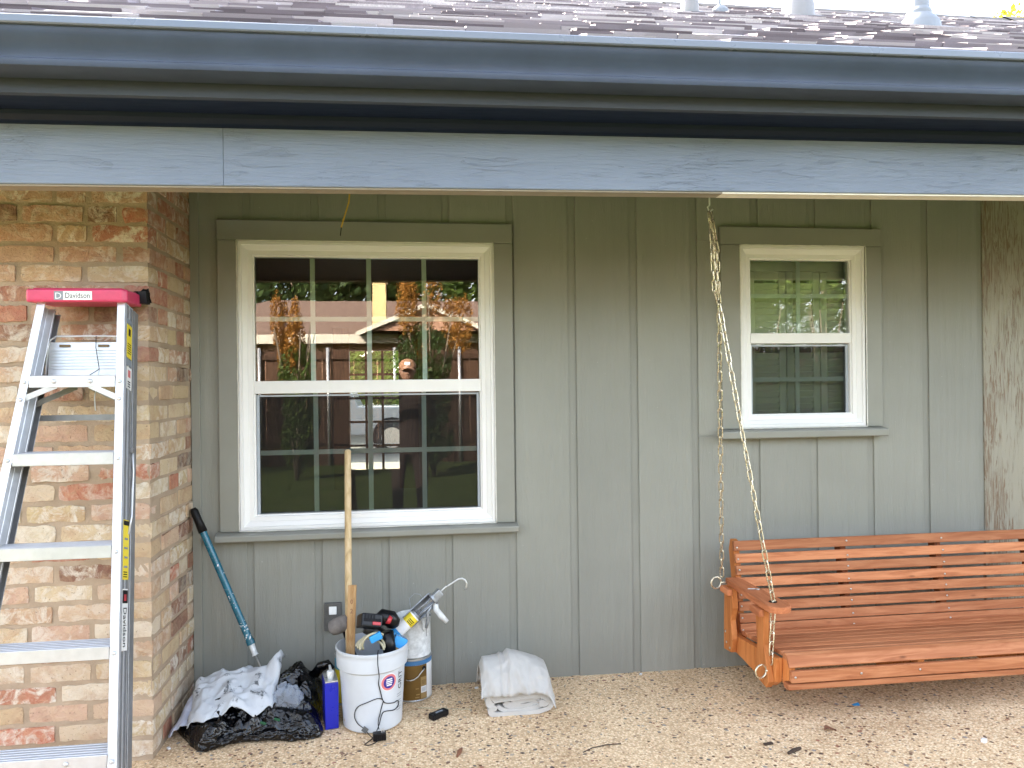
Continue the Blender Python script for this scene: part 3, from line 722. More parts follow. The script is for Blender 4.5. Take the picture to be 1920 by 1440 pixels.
def make_window(name, x0, x1, z0, z1, mr0, mr1, casing, sill, nv, hu, hl, gb, label):
    w = group_part(name, house, ((x0 + x1) / 2, 0, z0)); w['label'] = label
    cx0, cx1, cz1 = casing
    B('casing', (cx0, -.020, z1 + .001), (cx1, -.0015, cz1), 'trim', w, .0025)
    B('casing', (cx0 + .001, -.019, sill[3] + .0005), (x0 - .001, -.0015, z1 - .0005), 'trim', w, .0025)
    B('casing', (x1 + .001, -.019, sill[3] + .0005), (cx1 - .001, -.0015, z1 - .0005), 'trim', w, .0025)
    s0, s1, sz0, sz1 = sill
    MB().prism([(s0, -.0015, sz0), (s0, -.056, sz0), (s0, -.060, sz0 + .004), (s0, -.060, sz1 - .014), (s0, -.056, sz1 - .009), (s0, -.0015, sz1)], (s1 - s0, 0, 0)).build('sill', 'trim', w, bevel=.0015, seg=1)
    mitred(w, x0, x1, z0, z1, FP)
    # paint / caulk beads at the frame's edge
    c = MB()
    for (a, b) in (((x0, z0), (x1, z0)), ((x0, z1), (x1, z1)), ((x0, z0), (x0, z1)), ((x1, z0), (x1, z1))):
        k = 40; pts = []
        for i in range(k + 1):
            t = i / k; px = a[0] + (b[0] - a[0]) * t; pz = a[1] + (b[1] - a[1]) * t
            pts.append((px + .0016 * N.noise((px * 60, pz * 60, 1)), -.0195, pz + .0016 * N.noise((px * 60, pz * 60, 9))))
        c.tube(pts, .0028, 5)
    c.build('caulk_bead', 'caulk', w, smooth=True)
    i = .066
    # upper sash, meeting rail, lower sash
    B('meeting_rail', (x0 + i - .004, .012, mr0), (x1 - i + .004, .05, mr1), 'white_vinyl', w, .003)
    gx0, gx1 = x0 + i, x1 - i
    bx0, bx1 = gx0 + .013, gx1 - .013
    # muntin grids sit between the panes, behind the outer glass
    def grids(a, b, zz0, zz1, yy, n, hz):
        for k in range(1, n + 1):
            xx = a + (b - a) * k / (n + 1); B('muntin', (xx - .0105, yy, zz0), (xx + .0105, yy + .004, zz1), 'muntin', w, 0)
        B('muntin', (a, yy - .0006, hz - .0105), (b, yy + .0046, hz + .0105), 'muntin', w, 0)
    grids(gx0, gx1, mr1 - .01, z1 - i + .002, .036, nv, hu)
    grids(bx0, bx1, gb, mr0 + .01, .050, nv, hl)
    def pane(a, b, zz0, zz1, yy): MB().add([(a, yy, zz0), (b, yy, zz0), (b, yy, zz1), (a, yy, zz1)], [(0, 1, 2, 3)]).build('pane', 'glass', w, fixn=False)
    pane(gx0 - .002, gx1 + .002, mr1 - .005, z1 - i + .004, .031)
    pane(bx0 - .004, bx1 + .004, gb - .005, mr0 + .005, .046)
    # lower sash: grey screen frame and its mesh
    zb = z0 + .031
    for nm, lo, hi in (('screen_frame', (gx0 + .001, .030, zb), (bx0, .044, mr0 - .006)), ('screen_frame', (bx1, .030, zb), (gx1 - .001, .044, mr0 - .006)),
                       ('screen_frame', (bx0 + .0005, .029, zb + .004), (bx1 - .0005, .044, gb)), ('screen_frame', (bx0 + .0005, .030, mr0 - .014), (bx1 - .0005, .044, mr0 - .0062))):
        B(nm, lo, hi, 'alu', w, .0015, 1)
    B('shadow_gap', (gx0 - .003, .047, zb - .01), (gx0 + .0008, .055, mr0), 'dark', w, 0)
    MB().add([(bx0 - .002, .036, gb - .003), (bx1 + .002, .036, gb - .003), (bx1 + .002, .036, mr0 - .01), (bx0 - .002, .036, mr0 - .01)], [(0, 1, 2, 3)]).build('insect_screen', 'screen', w, fixn=False)
    B('bottom_rail', (x0 + .035, .010, z0 + .001), (x1 - .035, .06, zb), 'white_vinyl', w, .002)
    return w
make_window('window', -.760, .365, .7285, 2.000, 1.328, 1.384, (-.843, .452, 2.088), (-.856, .463, .689, .7275), 3, 1.660, 1.063, .793, 'large white sliding window with four by two grids')
make_window('window', 1.546, 2.188, 1.1335, 2.009, 1.540, 1.590, (1.449, 2.270, 2.094), (1.432, 2.272, 1.087, 1.1325), 1, 1.772, 1.366, 1.196, 'small white window with shutters behind the glass')

# ---- shutters behind the small window
for a, b in ((1.64, 1.838), (1.842, 2.018), (2.022, 2.20)):
    s_ = group_part('shutter', house, ((a + b) / 2, .12, 1.10))
    B('stile', (a, .105, 1.10), (a + .036, .127, 1.90), 'shutter', s_, .002, 1); B('stile', (b - .036, .105, 1.10), (b, .127, 1.90), 'shutter', s_, .002, 1)
    for z in (1.11, 1.53, 1.86): B('rail', (a + .0365, .106, z), (b - .0365, .126, z + .045), 'shutter', s_, .002, 1)
    z = 1.165
    while z < 1.855:
        if not (1.51 < z < 1.585):
            MB().obox(((a + b) / 2, .117, z), ((b - a) / 2 - .037, .0205, .0028), Matrix.Rotation(rad(-58), 3, 'X')).build('louver', 'shutter', s_)
        z += .0315
B('window_headrail', (1.60, .098, 1.902), (2.20, .135, 2.0), 'shutter', house, .004)

# ---- room behind the big window, with a gridded window in its far wall
rm = group_part('room', house, (0, 2, 0))
FX0, FX1, FZ0, FZ1, FY = -.655, -.155, .50, 1.72, 4.40
MB().box((-3.2, .0905, -.03), (6.2, 4.5, 0.0)).build('room_floor', 'room_floor', rm)
MB().box((-3.2, .0905, 2.40), (6.2, 4.5, 2.44)).build('room_ceiling', 'room_wall', rm)
for nm, lo, hi in (('room_wall', (-3.25, .0905, 0), (-3.2, 4.5, 2.4)), ('room_wall', (1.40, .0905, 0), (1.46, 4.4, 2.4)), ('room_wall', (6.2, .0905, 0), (6.25, 4.5, 2.4)),
                   ('room_wall', (-3.2, FY, 0), (FX0, FY + .1, 2.4)), ('room_wall', (FX1, FY, 0), (6.2, FY + .1, 2.4)), ('room_wall', (FX0, FY, 0), (FX1, FY + .1, FZ0)), ('room_wall', (FX0, FY, FZ1), (FX1, FY + .1, 2.4))):
    B(nm, lo, hi, 'room_wall', rm, 0)
bwn = group_part('back_window', house, ((FX0 + FX1) / 2, FY, FZ0))
for k in range(1, 3):
    xx = FX0 + (FX1 - FX0) * k / 3; B('muntin', (xx - .012, FY + .02, FZ0), (xx + .012, FY + .05, FZ1), 'door_wood', bwn, 0)
for k in range(1, 5):
    zz = FZ0 + (FZ1 - FZ0) * k / 5; B('muntin', (FX0, FY + .018, zz - .012), (FX1, FY + .052, zz + .012), 'door_wood', bwn, 0)
for lo, hi in (((FX0 - .16, FY - .02, .3), (FX0, FY - .001, 1.95)), ((FX1, FY - .02, .3), (FX1 + .2, FY - .001, 1.95))): B('casing', lo, hi, 'door_wood', bwn, .002)
# outer shell of the house so that no daylight leaks in
MB().box((-4.2, .11, -.3), (-3.26, 4.5, 2.5)).build('outer_wall', 'n_wall', house); MB().box((6.26, -.0, -.3), (6.4, 4.5, 2.5)).build('outer_wall', 'n_wall', house)
MB().add([(-4.19, RY0 + .3, 2.30), (-4.19, 6.2, 2.20), (-4.19, RIDGE_Y, rz(-4.19, RIDGE_Y) - .02)], [(0, 1, 2)]).build('gable_wall', 'n_wall', house)
MB().add([(11.9, RY0 + .3, 2.35), (11.9, 6.2, 2.25), (11.9, RIDGE_Y, rz(11.9, RIDGE_Y) - .02)], [(0, 1, 2)]).build('gable_wall', 'n_wall', house)

# ---- outlet box on the wall
ob = group_part('outlet_box', house, (-.366, 0, .338))
B('cover_plate', (-.405, -.022, .277), (-.330, -.0015, .398), 'plate_grey', ob, .003)
B('receptacle', (-.383, -.031, .350), (-.350, -.0225, .385), 'cap_white', ob, .003)
# ---- loose electrical wire from the porch ceiling
pts = [(-.262, -.20, 2.32), (-.256, -.20, 2.20), (-.262, -.205, 2.13), (-.285, -.215, 2.05), (-.293, -.22, 2.02)]
wr = MB().tube(pts, .0035, 6).build('hanging_wire', 'wire_yellow', house, smooth=True)
MB().tube([(-.293, -.22, 2.02), (-.297, -.222, 1.985)], .0018, 5).build('bare_end', 'ink', wr, smooth=True)

# ==================================================================== PORCH SWING
sw = thing('porch_swing', 'red-brown slatted wooden porch swing hung on zinc chains', 'swing', (1.42, -.4, .15))
X0, X1 = 1.435, 2.945
# back: slats leaning on posts
def back_y(z): return -.205 + (z - .24) * .15
zs = [.588, .5345, .4825, .4305, .3785, .3265, .2760, .2320]
for i, z in enumerate(zs):
    hgt = .044 if i == 0 else .0405
    y = back_y(z + hgt / 2)
    MB().obox(((X0 + X1) / 2, y - .012, z + hgt / 2), ((X1 - X0) / 2 - (.0 if i else -.004), .0095, hgt / 2), Matrix.Rotation(rad(-8.5), 3, 'X')).build('back_slat', 'cedar', sw, bevel=.003, seg=2)
    for xx in (X0 + .012, 1.975, 2.455, 2.93):
        MB().lathe([(.0045, 0), (.0045, .0018), (.001, .0022)], (xx + random.uniform(-.003, .003), y - .0222, z + hgt / 2 + random.uniform(-.006, .006)), 8, Matrix.Rotation(rad(90 - 8.5), 3, 'X')).build('screw', 'bolt', sw, smooth=True)
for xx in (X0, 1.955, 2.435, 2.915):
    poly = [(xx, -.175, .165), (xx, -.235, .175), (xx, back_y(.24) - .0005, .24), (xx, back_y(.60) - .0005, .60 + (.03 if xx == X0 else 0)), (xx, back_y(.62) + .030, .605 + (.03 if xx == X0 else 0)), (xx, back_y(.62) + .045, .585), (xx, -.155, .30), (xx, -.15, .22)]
    MB().prism(poly, (.030, 0, 0)).build('back_post', 'cedar_z' if xx == X0 else 'cedar_shaded', sw, bevel=.004)
# seat slats, sloping down to the back
def seat_z(y): return .236 + (-.205 - y) * .105
ys = [-.232 - .0535 * i for i in range(7)]
for y in ys:
    MB().obox(((X0 + X1) / 2, y - .022, seat_z(y - .022)), ((X1 - X0) / 2, .0245, .0095), Matrix.Rotation(rad(-6), 3, 'X')).build('seat_slat', 'cedar', sw, bevel=.003)
# rolled front edge
MB().prism([(X0, -.606, .262), (X0, -.606, .284), (X0, -.622, .287), (X0, -.640, .279), (X0, -.662, .243), (X0, -.655, .237), (X0, -.636, .262)], (X1 - X0, 0, 0)).build('front_slat', 'cedar', sw, bevel=.003)
B('front_slat', (X0 + .004, -.668, .183), (X1 - .004, -.649, .229), 'cedar', sw, .004)
B('front_rail', (X0 - .005, -.660, .153), (X1 + .005, -.618, .176), 'cedar', sw, .004)
for xx in (X0 + .02, 1.73, 1.98, 2.45):
    MB().lathe([(.0045, 0), (.0045, .0018), (.001, .0022)], (xx, -.6682, .206), 8, Matrix.Rotation(rad(90), 3, 'X')).build('screw', 'bolt', sw, smooth=True)
# seat side frames and hidden ribs
def side_profile(x, t):
    return [(x, -.175, .245), (x, -.165, .20), (x, -.20, .155), (x, -.30, .150), (x, -.50, .128), (x, -.56, .135), (x, -.600, .165), (x, -.610, .262), (x, -.40, .243), (x, -.22, .226)]
for xx in (X0 - .030, 1.955, 2.435, X1): MB().prism(side_profile(xx, .03), (.030, 0, 0)).build('side_frame', 'cedar_z', sw, bevel=.004)
for xx in (X0 + .001, 1.986, 2.466, X1 - .031): MB().prism([(xx, -.598, .16), (xx, -.598, .262), (xx, -.632, .262), (xx, -.647, .236), (xx, -.647, .185), (xx, -.625, .177)], (.03, 0, 0)).build('front_block', 'cedar_z', sw, bevel=.003)
# arms: curved rear upright, tapered front upright, cleats and a rounded arm board
def eye_ring(c, r, t, plane):
    mb = MB(); pts = []
    for i in range(25):
        a = 2 * math.pi * i / 24
        pts.append((c[0] + r * math.cos(a), c[1] + (r * .25 * math.cos(a) if plane else 0), c[2] + r * math.sin(a)))
    mb.tube(pts, t, 8, caps=False); return mb
for sgn, xa in ((1, X0), (-1, X1)):
    t = .026; xo = xa - .0305 - t if sgn > 0 else xa + .0305
    MB().prism([(xo, -.168, .150), (xo, -.245, .158), (xo, -.262, .22), (xo, -.245, .30), (xo, -.268, .36), (xo, -.262, .443), (xo, -.180, .443), (xo, -.172, .30)], (t, 0, 0)).build('arm_support', 'cedar_z', sw, bevel=.004)
    MB().prism([(xo, -.480, .15), (xo, -.575, .135), (xo, -.598, .165), (xo, -.560, .30), (xo, -.560, .443), (xo, -.485, .443), (xo, -.500, .30)], (t, 0, 0)).build('arm_support', 'cedar_z', sw, bevel=.004)
    for yy in (-.225, -.525):
        B('arm_cleat', (xo - .022 if sgn > 0 else xo + t + .0005, yy - .045, .415), (xo - .0005 if sgn > 0 else xo + t + .022, yy + .045, .4425), 'cedar_y', sw, .005)
    c = xa - .010 if sgn > 0 else xa + .010
    poly = []
    for (dx, y) in ((-.034, -.165), (.030, -.165), (.036, -.30), (.046, -.45), (.048, -.60)): poly.append((c + dx * sgn, y, .4435))
    for i in range(1, 8):
        a = math.pi * i / 8; poly.append((c + sgn * (.048 * math.cos(a) - .004 * 0), -.60 - .036 * math.sin(a), .4435))
    for (dx, y) in ((-.048, -.60), (-.048, -.45), (-.040, -.30)): poly.append((c + dx * sgn, y, .4435))
    MB().prism(poly, (0, 0, .026)).build('arm_rest', 'cedar_y', sw, bevel=.004)
    hx = c - .002
    MB().lathe([(.017, 0), (.017, .0012)], (hx, -.555, .4696), 16).build('chain_slot', 'ink', sw)
    xe = xo - .012 if sgn > 0 else xo + t + .012
    # eye bolts
    e1 = eye_ring((xe - .012 * sgn, -.585, .205), .0255, .0042, True); e1.tube([(xe + .008 * sgn, -.583, .205), (xe + .05 * sgn, -.578, .205)], .0045, 8); e1.build('eye_bolt', 'chain', sw, smooth=True)
    e2 = eye_ring((xe - .030 * sgn, -.19, .455), .0255, .0042, True); e2.tube([(xe - .006 * sgn, -.188, .455), (xe + .03 * sgn, -.186, .452)], .0045, 8); e2.build('eye_bolt', 'chain', sw, smooth=True)
    for (yy, zz) in ((-.20, .19), (-.235, .175), (-.19, .235)):
        MB().lathe([(.006, 0), (.006, .002), (.002, .004)], (xo if sgn > 0 else xo + t, yy, zz), 8, Matrix.Rotation(rad(-90 * sgn), 3, 'Y')).build('bolt', 'bolt', sw, smooth=True)
# key left lying on the arm is a thing of its own (below)
# chains: every link its own piece
def link_unit():
    pts = []; L, Wd = .0225, .0088
    for i in range(7): a = math.pi * i / 6; pts.append((0, Wd * math.cos(a), L - .006 + Wd * math.sin(a)))
    for i in range(7): a = math.pi + math.pi * i / 6; pts.append((0, Wd * math.cos(a), -L + .006 + Wd * math.sin(a)))
    pts.append(pts[0]); return MB().tube(pts, .0027, 6, caps=False).mesh('chain_link', 'chain', smooth=True)
LU = link_unit()
def run_chain(ch, pts, pitch=.0405, ph=0, jit=.25):
    pts = [Vector(p) for p in pts]; d = 0; segs = []
    for a, b in zip(pts, pts[1:]): segs.append((a, b, (b - a).length))
    tot = sum(s[2] for s in segs); k = 0; n = max(1, round(tot / pitch)); step = tot / n
    for k in range(n):
        t = step * (k + .5); acc = 0
        for a, b, l in segs:
            if t <= acc + l: break
            acc += l
        dr = (b - a).normalized(); p = a + dr * (t - acc)
        q = dr.to_track_quat('Z', 'Y').to_matrix() @ Matrix.Rotation((k % 2) * math.pi / 2 + ph + random.uniform(-jit, jit), 3, 'Z')
        o = bpy.data.objects.new('chain_link', LU); COL.objects.link(o); o.parent = ch
        o.location = p - wloc(ch); o.rotation_euler = q.to_euler()
def sag(a, b, s, n=8):
    a, b = Vector(a), Vector(b); return [a.lerp(b, i / n) - Vector((0, 0, s * math.sin(math.pi * i / n))) for i in range(n + 1)]
for sgn in (1, -1):
    mid = (X0 + X1) / 2
    fx = lambda x: x if sgn > 0 else 2 * mid - x
    ch = group_part('chain', sw, (fx(1.19), -.5, 2.06))
    hook = (fx(1.190), -.520, 2.070)
    hk = MB().tube([(fx(1.190), -.520, 2.299), (fx(1.190), -.520, 2.12), hook, (fx(1.182), -.52, 2.062), (fx(1.186), -.52, 2.050), (fx(1.196), -.52, 2.047), (fx(1.203), -.52, 2.055)], .0035, 8)
    hk.build('ceiling_hook', 'cap_white', sw, smooth=True)
    split = (fx(1.250), -.462, 1.680)
    run_chain(ch, [(fx(1.194), -.520, 2.050), (fx(1.203), -.515, 1.86), (fx(1.212), -.505, 1.745), (fx(1.228), -.49, 1.710), (fx(1.236), -.482, 1.74), (fx(1.228), -.50, 1.90), (fx(1.196), -.515, 2.045)])
    run_chain(ch, [(fx(1.197), -.508, 2.045), (fx(1.216), -.497, 1.90), (fx(1.237), -.474, 1.745), split], ph=.6)
    run_chain(ch, sag(split, (fx(1.364), -.190, .484), .012), ph=.4)
    ft = (fx(1.425), -.556, .470)
    run_chain(ch, sag(split, ft, .012), ph=.9)
    run_chain(ch, [ft, (fx(1.398), -.58, .232)], ph=.3)

# ==================================================================== STEP LADDER
LX = -1.118
lad = thing('step_ladder', 'closed aluminium step ladder with red plastic cap leaning on the brick', 'ladder', (LX, -1.1, 0))
def rp(sg, t, dy=0.0, dx=0.0):
    """point on a front rail: t = height"""
    k = t / 1.66; return Vector((LX + sg * (.262 - .122 * k) + dx, -1.155 + .465 * k + dy, t))
lean = (rp(1, 1.66) - rp(1, 0)).normalized()
inw = Vector((0, lean.z, -lean.y)).normalized()             # from front flange backwards
def channel(sg, a, b, wf, dep, t, off, name, mat):
    """C channel open inwards along a rail; web outside"""
    pts = []
    sec = [(0, 0), (-wf, 0), (-wf, t), (-t, t), (-t, dep - t), (-wf, dep - t), (-wf, dep), (0, dep)]
    mb = MB(); n = len(sec)
    for h in (a, b):
        p = rp(sg, h) + inw * off
        for (sx, d) in sec: mb.v.append(tuple(p + Vector((sx * sg, 0, 0)) + inw * d))
    for j in range(n): mb.f.append((j, (j + 1) % n, n + (j + 1) % n, n + j))
    mb.f += [(7, 0, 1, 2, 3, 4, 5, 6)[::1], tuple(n + i for i in (0, 7, 6, 5, 4, 3, 2, 1))]
    return mb.build(name, mat, lad, bevel=.0012, seg=1)
for sg in (1, -1):
    r = channel(sg, .012, 1.655, .026, .074, .003, 0, 'front_rail', 'ladder')
    # raised ribs on the outside of the web
    for d in (.016, .026, .048, .058):
        mb = MB(); a = rp(sg, .015) + inw * d + Vector((.0012 * sg, 0, 0)); b = rp(sg, 1.65) + inw * d + Vector((.0012 * sg, 0, 0)); mb.bar(a, b, .003, .0045, inw); mb.build('rail_rib', 'ladder_dull', r)
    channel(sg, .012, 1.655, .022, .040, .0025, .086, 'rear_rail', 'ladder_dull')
    MB().obox(rp(sg, .02) + inw * .04 + Vector((-.012 * sg, 0, -.008)), (.019, .045, .014), Matrix.Identity(3)).build('foot', 'black_rubber', lad, bevel=.003)
for k, h in enumerate((.285, .575, .865, 1.150, 1.400)):
    st = group_part('step', lad, rp(0, h))
    a, b = rp(-1, h), rp(1, h); ax, bx = a.x + .0265, b.x - .0265; y = a.y
    if k == 4: ax, bx = a.x + .0265, b.x - .0265
    B('tread', (ax, y - .002, h - .002), (bx, y + .078, h + .001), 'ladder', st, 0)
    for i in range(5): B('tread_rib', (ax, y + .004 + i * .0155, h + .0012), (bx, y + .0105 + i * .0155, h + .0042), 'ladder', st, .001, 1)
    B('step_front', (ax - .001, y - .006, h - .036), (bx + .001, y - .0025, h + .003), 'ladder', st, .0012, 1)
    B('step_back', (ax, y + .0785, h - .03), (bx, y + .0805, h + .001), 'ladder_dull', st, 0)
    for sg in (1, -1):
        p = rp(sg, h - .018); MB().lathe([(.0068, 0), (.0062, .0028), (.003, .0045), (.0004, .0048)], (p.x - .013 * sg, p.y - .0005, p.z), 10, Matrix.Rotation(rad(90), 3, 'X')).build('rivet', 'ladder', st, smooth=True)
    if k in (0, 4):
        for sg, q in ((1, .30), (-1, .30)):
            p = rp(sg, h - .075); e = Vector((LX + sg * (.052 if k == 4 else .10), y - .004, h - .03))
            MB().bar(Vector((p.x - .012 * sg, p.y + .006, p.z)), e + Vector((0, .004, 0)), .0035, .018, (0, 0, 1)).build('brace', 'ladder', lad)
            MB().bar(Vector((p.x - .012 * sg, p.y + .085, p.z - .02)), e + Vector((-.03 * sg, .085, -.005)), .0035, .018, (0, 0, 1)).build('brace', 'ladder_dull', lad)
            MB().lathe([(.0075, 0), (.0068, .003), (.0004, .0055)], (e.x + .004 * sg, y - .0062, h - .016), 10, Matrix.Rotation(rad(90), 3, 'X')).build('rivet', 'ladder', lad, smooth=True)
            MB().lathe([(.0068, 0), (.0062, .003), (.0004, .0048)], (p.x - .013 * sg, p.y - .0005, p.z), 10, Matrix.Rotation(rad(90), 3, 'X')).build('rivet', 'ladder', lad, smooth=True)
# rear braces between rails
for h in (.43, .72, 1.01, 1.27):
    B('rear_brace', (rp(-1, h).x + .02, rp(1, h).y + .13, h - .02), (rp(1, h).x - .02, rp(1, h).y + .134, h), 'ladder_dull', lad, 0) if h == 1.27 else None
# red cap
ct = rp(0, 1.655)
cp = MB().prism([(LX - .162, -.716, 1.652), (LX + .138, -.716, 1.652), (LX + .152, -.702, 1.652), (LX + .146, -.548, 1.652), (LX - .150, -.548, 1.652), (LX - .170, -.702, 1.652)], (0, 0, .044))
cap = cp.build('cap', 'cap_red', lad, bevel=.008, seg=3)
B('cap_rim', (LX - .150, -.700, 1.6965), (LX + .135, -.560, 1.7005), 'cap_red', cap, .0018, 1)
B('label_plate', (LX - .047, -.7172, 1.6585), (LX + .044, -.7162, 1.6875), 'label_white', cap, 0)
B('logo_plate', (LX - .076, -.7172, 1.6585), (LX - .0475, -.7162, 1.6875), 'ink_grey', cap, 0)
lettering('logo', 'D', .030, (LX - .062, -.7176, 1.6622), (1, 0, 0), (0, 0, 1), 'label_white', cap)
lettering('lettering', 'Davidson', .0265, (LX - .0015, -.7176, 1.6645), (1, 0, 0), (0, 0, 1), 'ink', cap, .80)
rb = MB().grid(lambda u, v: (LX + .10 + .075 * u, -.535 - .03 * v + .008 * N.noise((u * 5, v * 5, 2)), 1.668 + .05 * v * (.6 + .4 * u) + .007 * N.noise((u * 7, v * 6, 0))), 8, 6)
rb.box((LX + .143, -.575, 1.662), (LX + .170, -.535, 1.706)); rb.build('rubber_pad', 'black_rubber', lad, bevel=.0)
# pail shelf folded up behind the top step
sf = group_part('pail_shelf', lad, (LX, -.66, 1.41))
MB().obox((LX - .005, -.655, 1.462), (.118, .0015, .058), Matrix.Rotation(rad(-6), 3, 'X')).build('shelf_plate', 'ladder', sf, bevel=.001, seg=1)
for i in range(7): MB().obox((LX - .005, -.6585 + .0012 * (i - 3) * 1.05 * .9, 1.430 + i * .0105), (.112, .0018, .0026), Matrix.Rotation(rad(-6), 3, 'X')).build('shelf_rib', 'ladder', sf)
for dx in (-.07, .055): MB().obox((LX + dx, -.652 - .003, 1.507), (.017, .0022, .0042), Matrix.Rotation(rad(-6), 3, 'X')).build('shelf_slot', 'bronze_label', sf)
MB().tube([(LX - .127, -.67, 1.40), (LX - .124, -.654, 1.505), (LX - .118, -.650, 1.528), (LX - .10, -.648, 1.540), (LX, -.648, 1.541), (LX + .10, -.648, 1.540), (LX + .118, -.650, 1.528), (LX + .125, -.67, 1.40)], .0035, 8).build('wire_rim', 'ladder', sf, smooth=True)
MB().tube([(LX + .03, -.652, 1.541), (LX + .034, -.665, 1.50), (LX + .052, -.69, 1.44), (LX + .058, -.70, 1.425), (LX + .046, -.745, 1.405), (LX + .043, -.752, 1.37)], .0014, 5).build('tie_cord', 'ink', lad, smooth=True)
MB().tube([(LX + .058, -.70, 1.425), (LX + .050, -.72, 1.33), (LX + .054, -.725, 1.285)], .0014, 5).build('tie_cord', 'spatter', lad, smooth=True)
# spreader bar on the right rail
p = rp(1, 1.15); q = rp(1, .93)
MB().tube([p + inw * .072 + Vector((.008, 0, .02)), p + inw * .075 + Vector((.008, 0, -.05)), q + inw * .072 + Vector((.008, 0, .03)), q + inw * .045 + Vector((.006, 0, -.03))], .0035, 7).build('spreader', 'ladder', lad, smooth=True)
MB().obox(p + inw * .074 + Vector((.006, 0, .022)), (.006, .011, .010), Matrix.Identity(3)).build('spreader_clip', 'ladder_dull', lad, bevel=.002)
# stickers on the outside of the right rail
def sticker(h0, h1, d0, d1, mat, name='sticker', lift=.0030):
    mb = MB(); vs = []
    for h in (h0, h1):
        for d in (d0, d1): vs.append(rp(1, h) + inw * d + Vector((lift, 0, 0)))
    return mb.add([vs[0], vs[1], vs[3], vs[2]], [(0, 1, 2, 3)]).build(name, mat, lad, fixn=False)
def side_text(txt, size, h, d, mat, xs=1.0, parent=None):
    # reads downwards along the rail
    org = rp(1, h) + inw * d + Vector((.0042, 0, 0)); return lettering('lettering', txt, size, org, -lean, inw, mat, lad, xs)
sticker(1.470, 1.585, .012, .060, 'yellow'); sticker(1.588, 1.605, .012, .060, 'ink_grey'); sticker(1.445, 1.466, .014, .060, 'ink_grey'); sticker(1.365, 1.44, .016, .062, 'label_white')
for i in range(5): sticker(1.485 + i * .008, 1.488 + i * .008, .020, .052, 'ink', 'print_line', .0036)
sticker(1.547, 1.572, .028, .046, 'ink', 'print_mark', .0036); sticker(1.405, 1.43, .028, .05, 'pink_red', 'print_mark', .0036)
for i in range(3): sticker(1.372 + i * .008, 1.376 + i * .008, .026, .05, 'ink', 'print_line', .0036)
sticker(.765, .945, .012, .062, 'yellow'); sticker(.928, .942, .015, .060, 'ink', 'print_line', .0036)
for i in range(4): sticker(.80 + i * .028, .806 + i * .028, .020 + .004 * (i % 2), .052, 'ink_grey', 'print_line', .0036)
for i in range(3): sticker(.772 + i * .007, .775 + i * .007, .018, .050, 'ink', 'print_line', .0036)
sticker(.560, .738, .014, .060, 'label_white'); sticker(.696, .734, .016, .058, 'ink', 'logo_plate', .0036); sticker(.703, .722, .026, .046, 'red_tag', 'logo', .0040)
side_text('Davidson', .040, .627, .022, 'ink', .80)

# ==================================================================== THINGS ON THE PORCH FLOOR
def rim_arc(c, r, z, a0, a1, n, k=1.0): return [(c[0] + r * math.cos(a0 + (a1 - a0) * i / n), c[1] + r * math.sin(a0 + (a1 - a0) * i / n), z) for i in range(n + 1)]
# ---- bucket
bc_ = Vector((-.180, -.328, 0))
bk = thing('bucket', 'white plastic bucket full of tools with a round red and blue sticker', 'bucket', bc_)
def br(z): return .1165 + (z / .25) * .0145
prof = [(.0, .003), (.110, .003), (.1165, .008), (br(.10), .10), (br(.235), .235), (.133, .237), (.1405, .243), (.1420, .26), (.1425, .288), (.1415, .300), (.1435, .304), (.1455, .310), (.1445, .317), (.1405, .318), (.1385, .31), (.1270, .235), (.1125, .03), (0, .02)]
MB().lathe(prof, bc_, 56).build('shell', 'white_plastic', bk, smooth=True, angle=35)
def on_bucket(a, z, lift=.0008):
    r = br(z) + lift; return (bc_.x + r * math.cos(a), bc_.y + r * math.sin(a), z)
def bucket_disc(name, a0, z0, ra, rz_, mat, lift):
    mb = MB(); vs = [on_bucket(a0, z0, lift)]; n = 28
    for k in (.5, 1.0):
        for i in range(n): t = 2 * math.pi * i / n; vs.append(on_bucket(a0 + k * ra * math.cos(t), z0 + k * rz_ * math.sin(t), lift))
    fs = [(0, 1 + i, 1 + (i + 1) % n) for i in range(n)] + [(1 + i, 1 + n + i, 1 + n + (i + 1) % n, 1 + (i + 1) % n) for i in range(n)]
    return mb.add(vs, fs).build(name, mat, bk, fixn=False, smooth=True)
A0 = math.atan2(-1, .66)
bucket_disc('sticker', A0, .196, .285, .034, 'label_white', .0008); bucket_disc('sticker', A0, .196, .262, .0315, 'pink_red', .0013); bucket_disc('sticker', A0, .196, .19, .0235, 'navy', .0018)
def bucket_rect(name, a0, a1, z0, z1, mat, lift, n=8): return MB().grid(lambda u, v: on_bucket(a0 + (a1 - a0) * u, z0 + (z1 - z0) * v, lift), n, 1).build(name, mat, bk, fixn=False, smooth=True)
for (dz, w, hh) in ((.012, .10, .0055), (.004, .11, .005), (-.003, .11, .0035), (-.0105, .09, .006)): bucket_rect('print_line', A0 - w, A0 + w, .196 + dz - hh / 2, .196 + dz + hh / 2, 'label_white', .0022)
vs_, fs_, w_ = text_mesh('GRIT', .034)
A1 = math.atan2(-1, 1.75)
MB().add([on_bucket(A1 - (b - .012) / .128, .152 + a, .001) for a, b in vs_], fs_).build('lettering', 'ink', bk, fixn=False)
for i in range(9): bucket_rect('print_line', A1 - .13, A1 + .12, .06 + i * .009, .0625 + i * .009, 'ink_grey', .0008, 4) if i % 3 else None
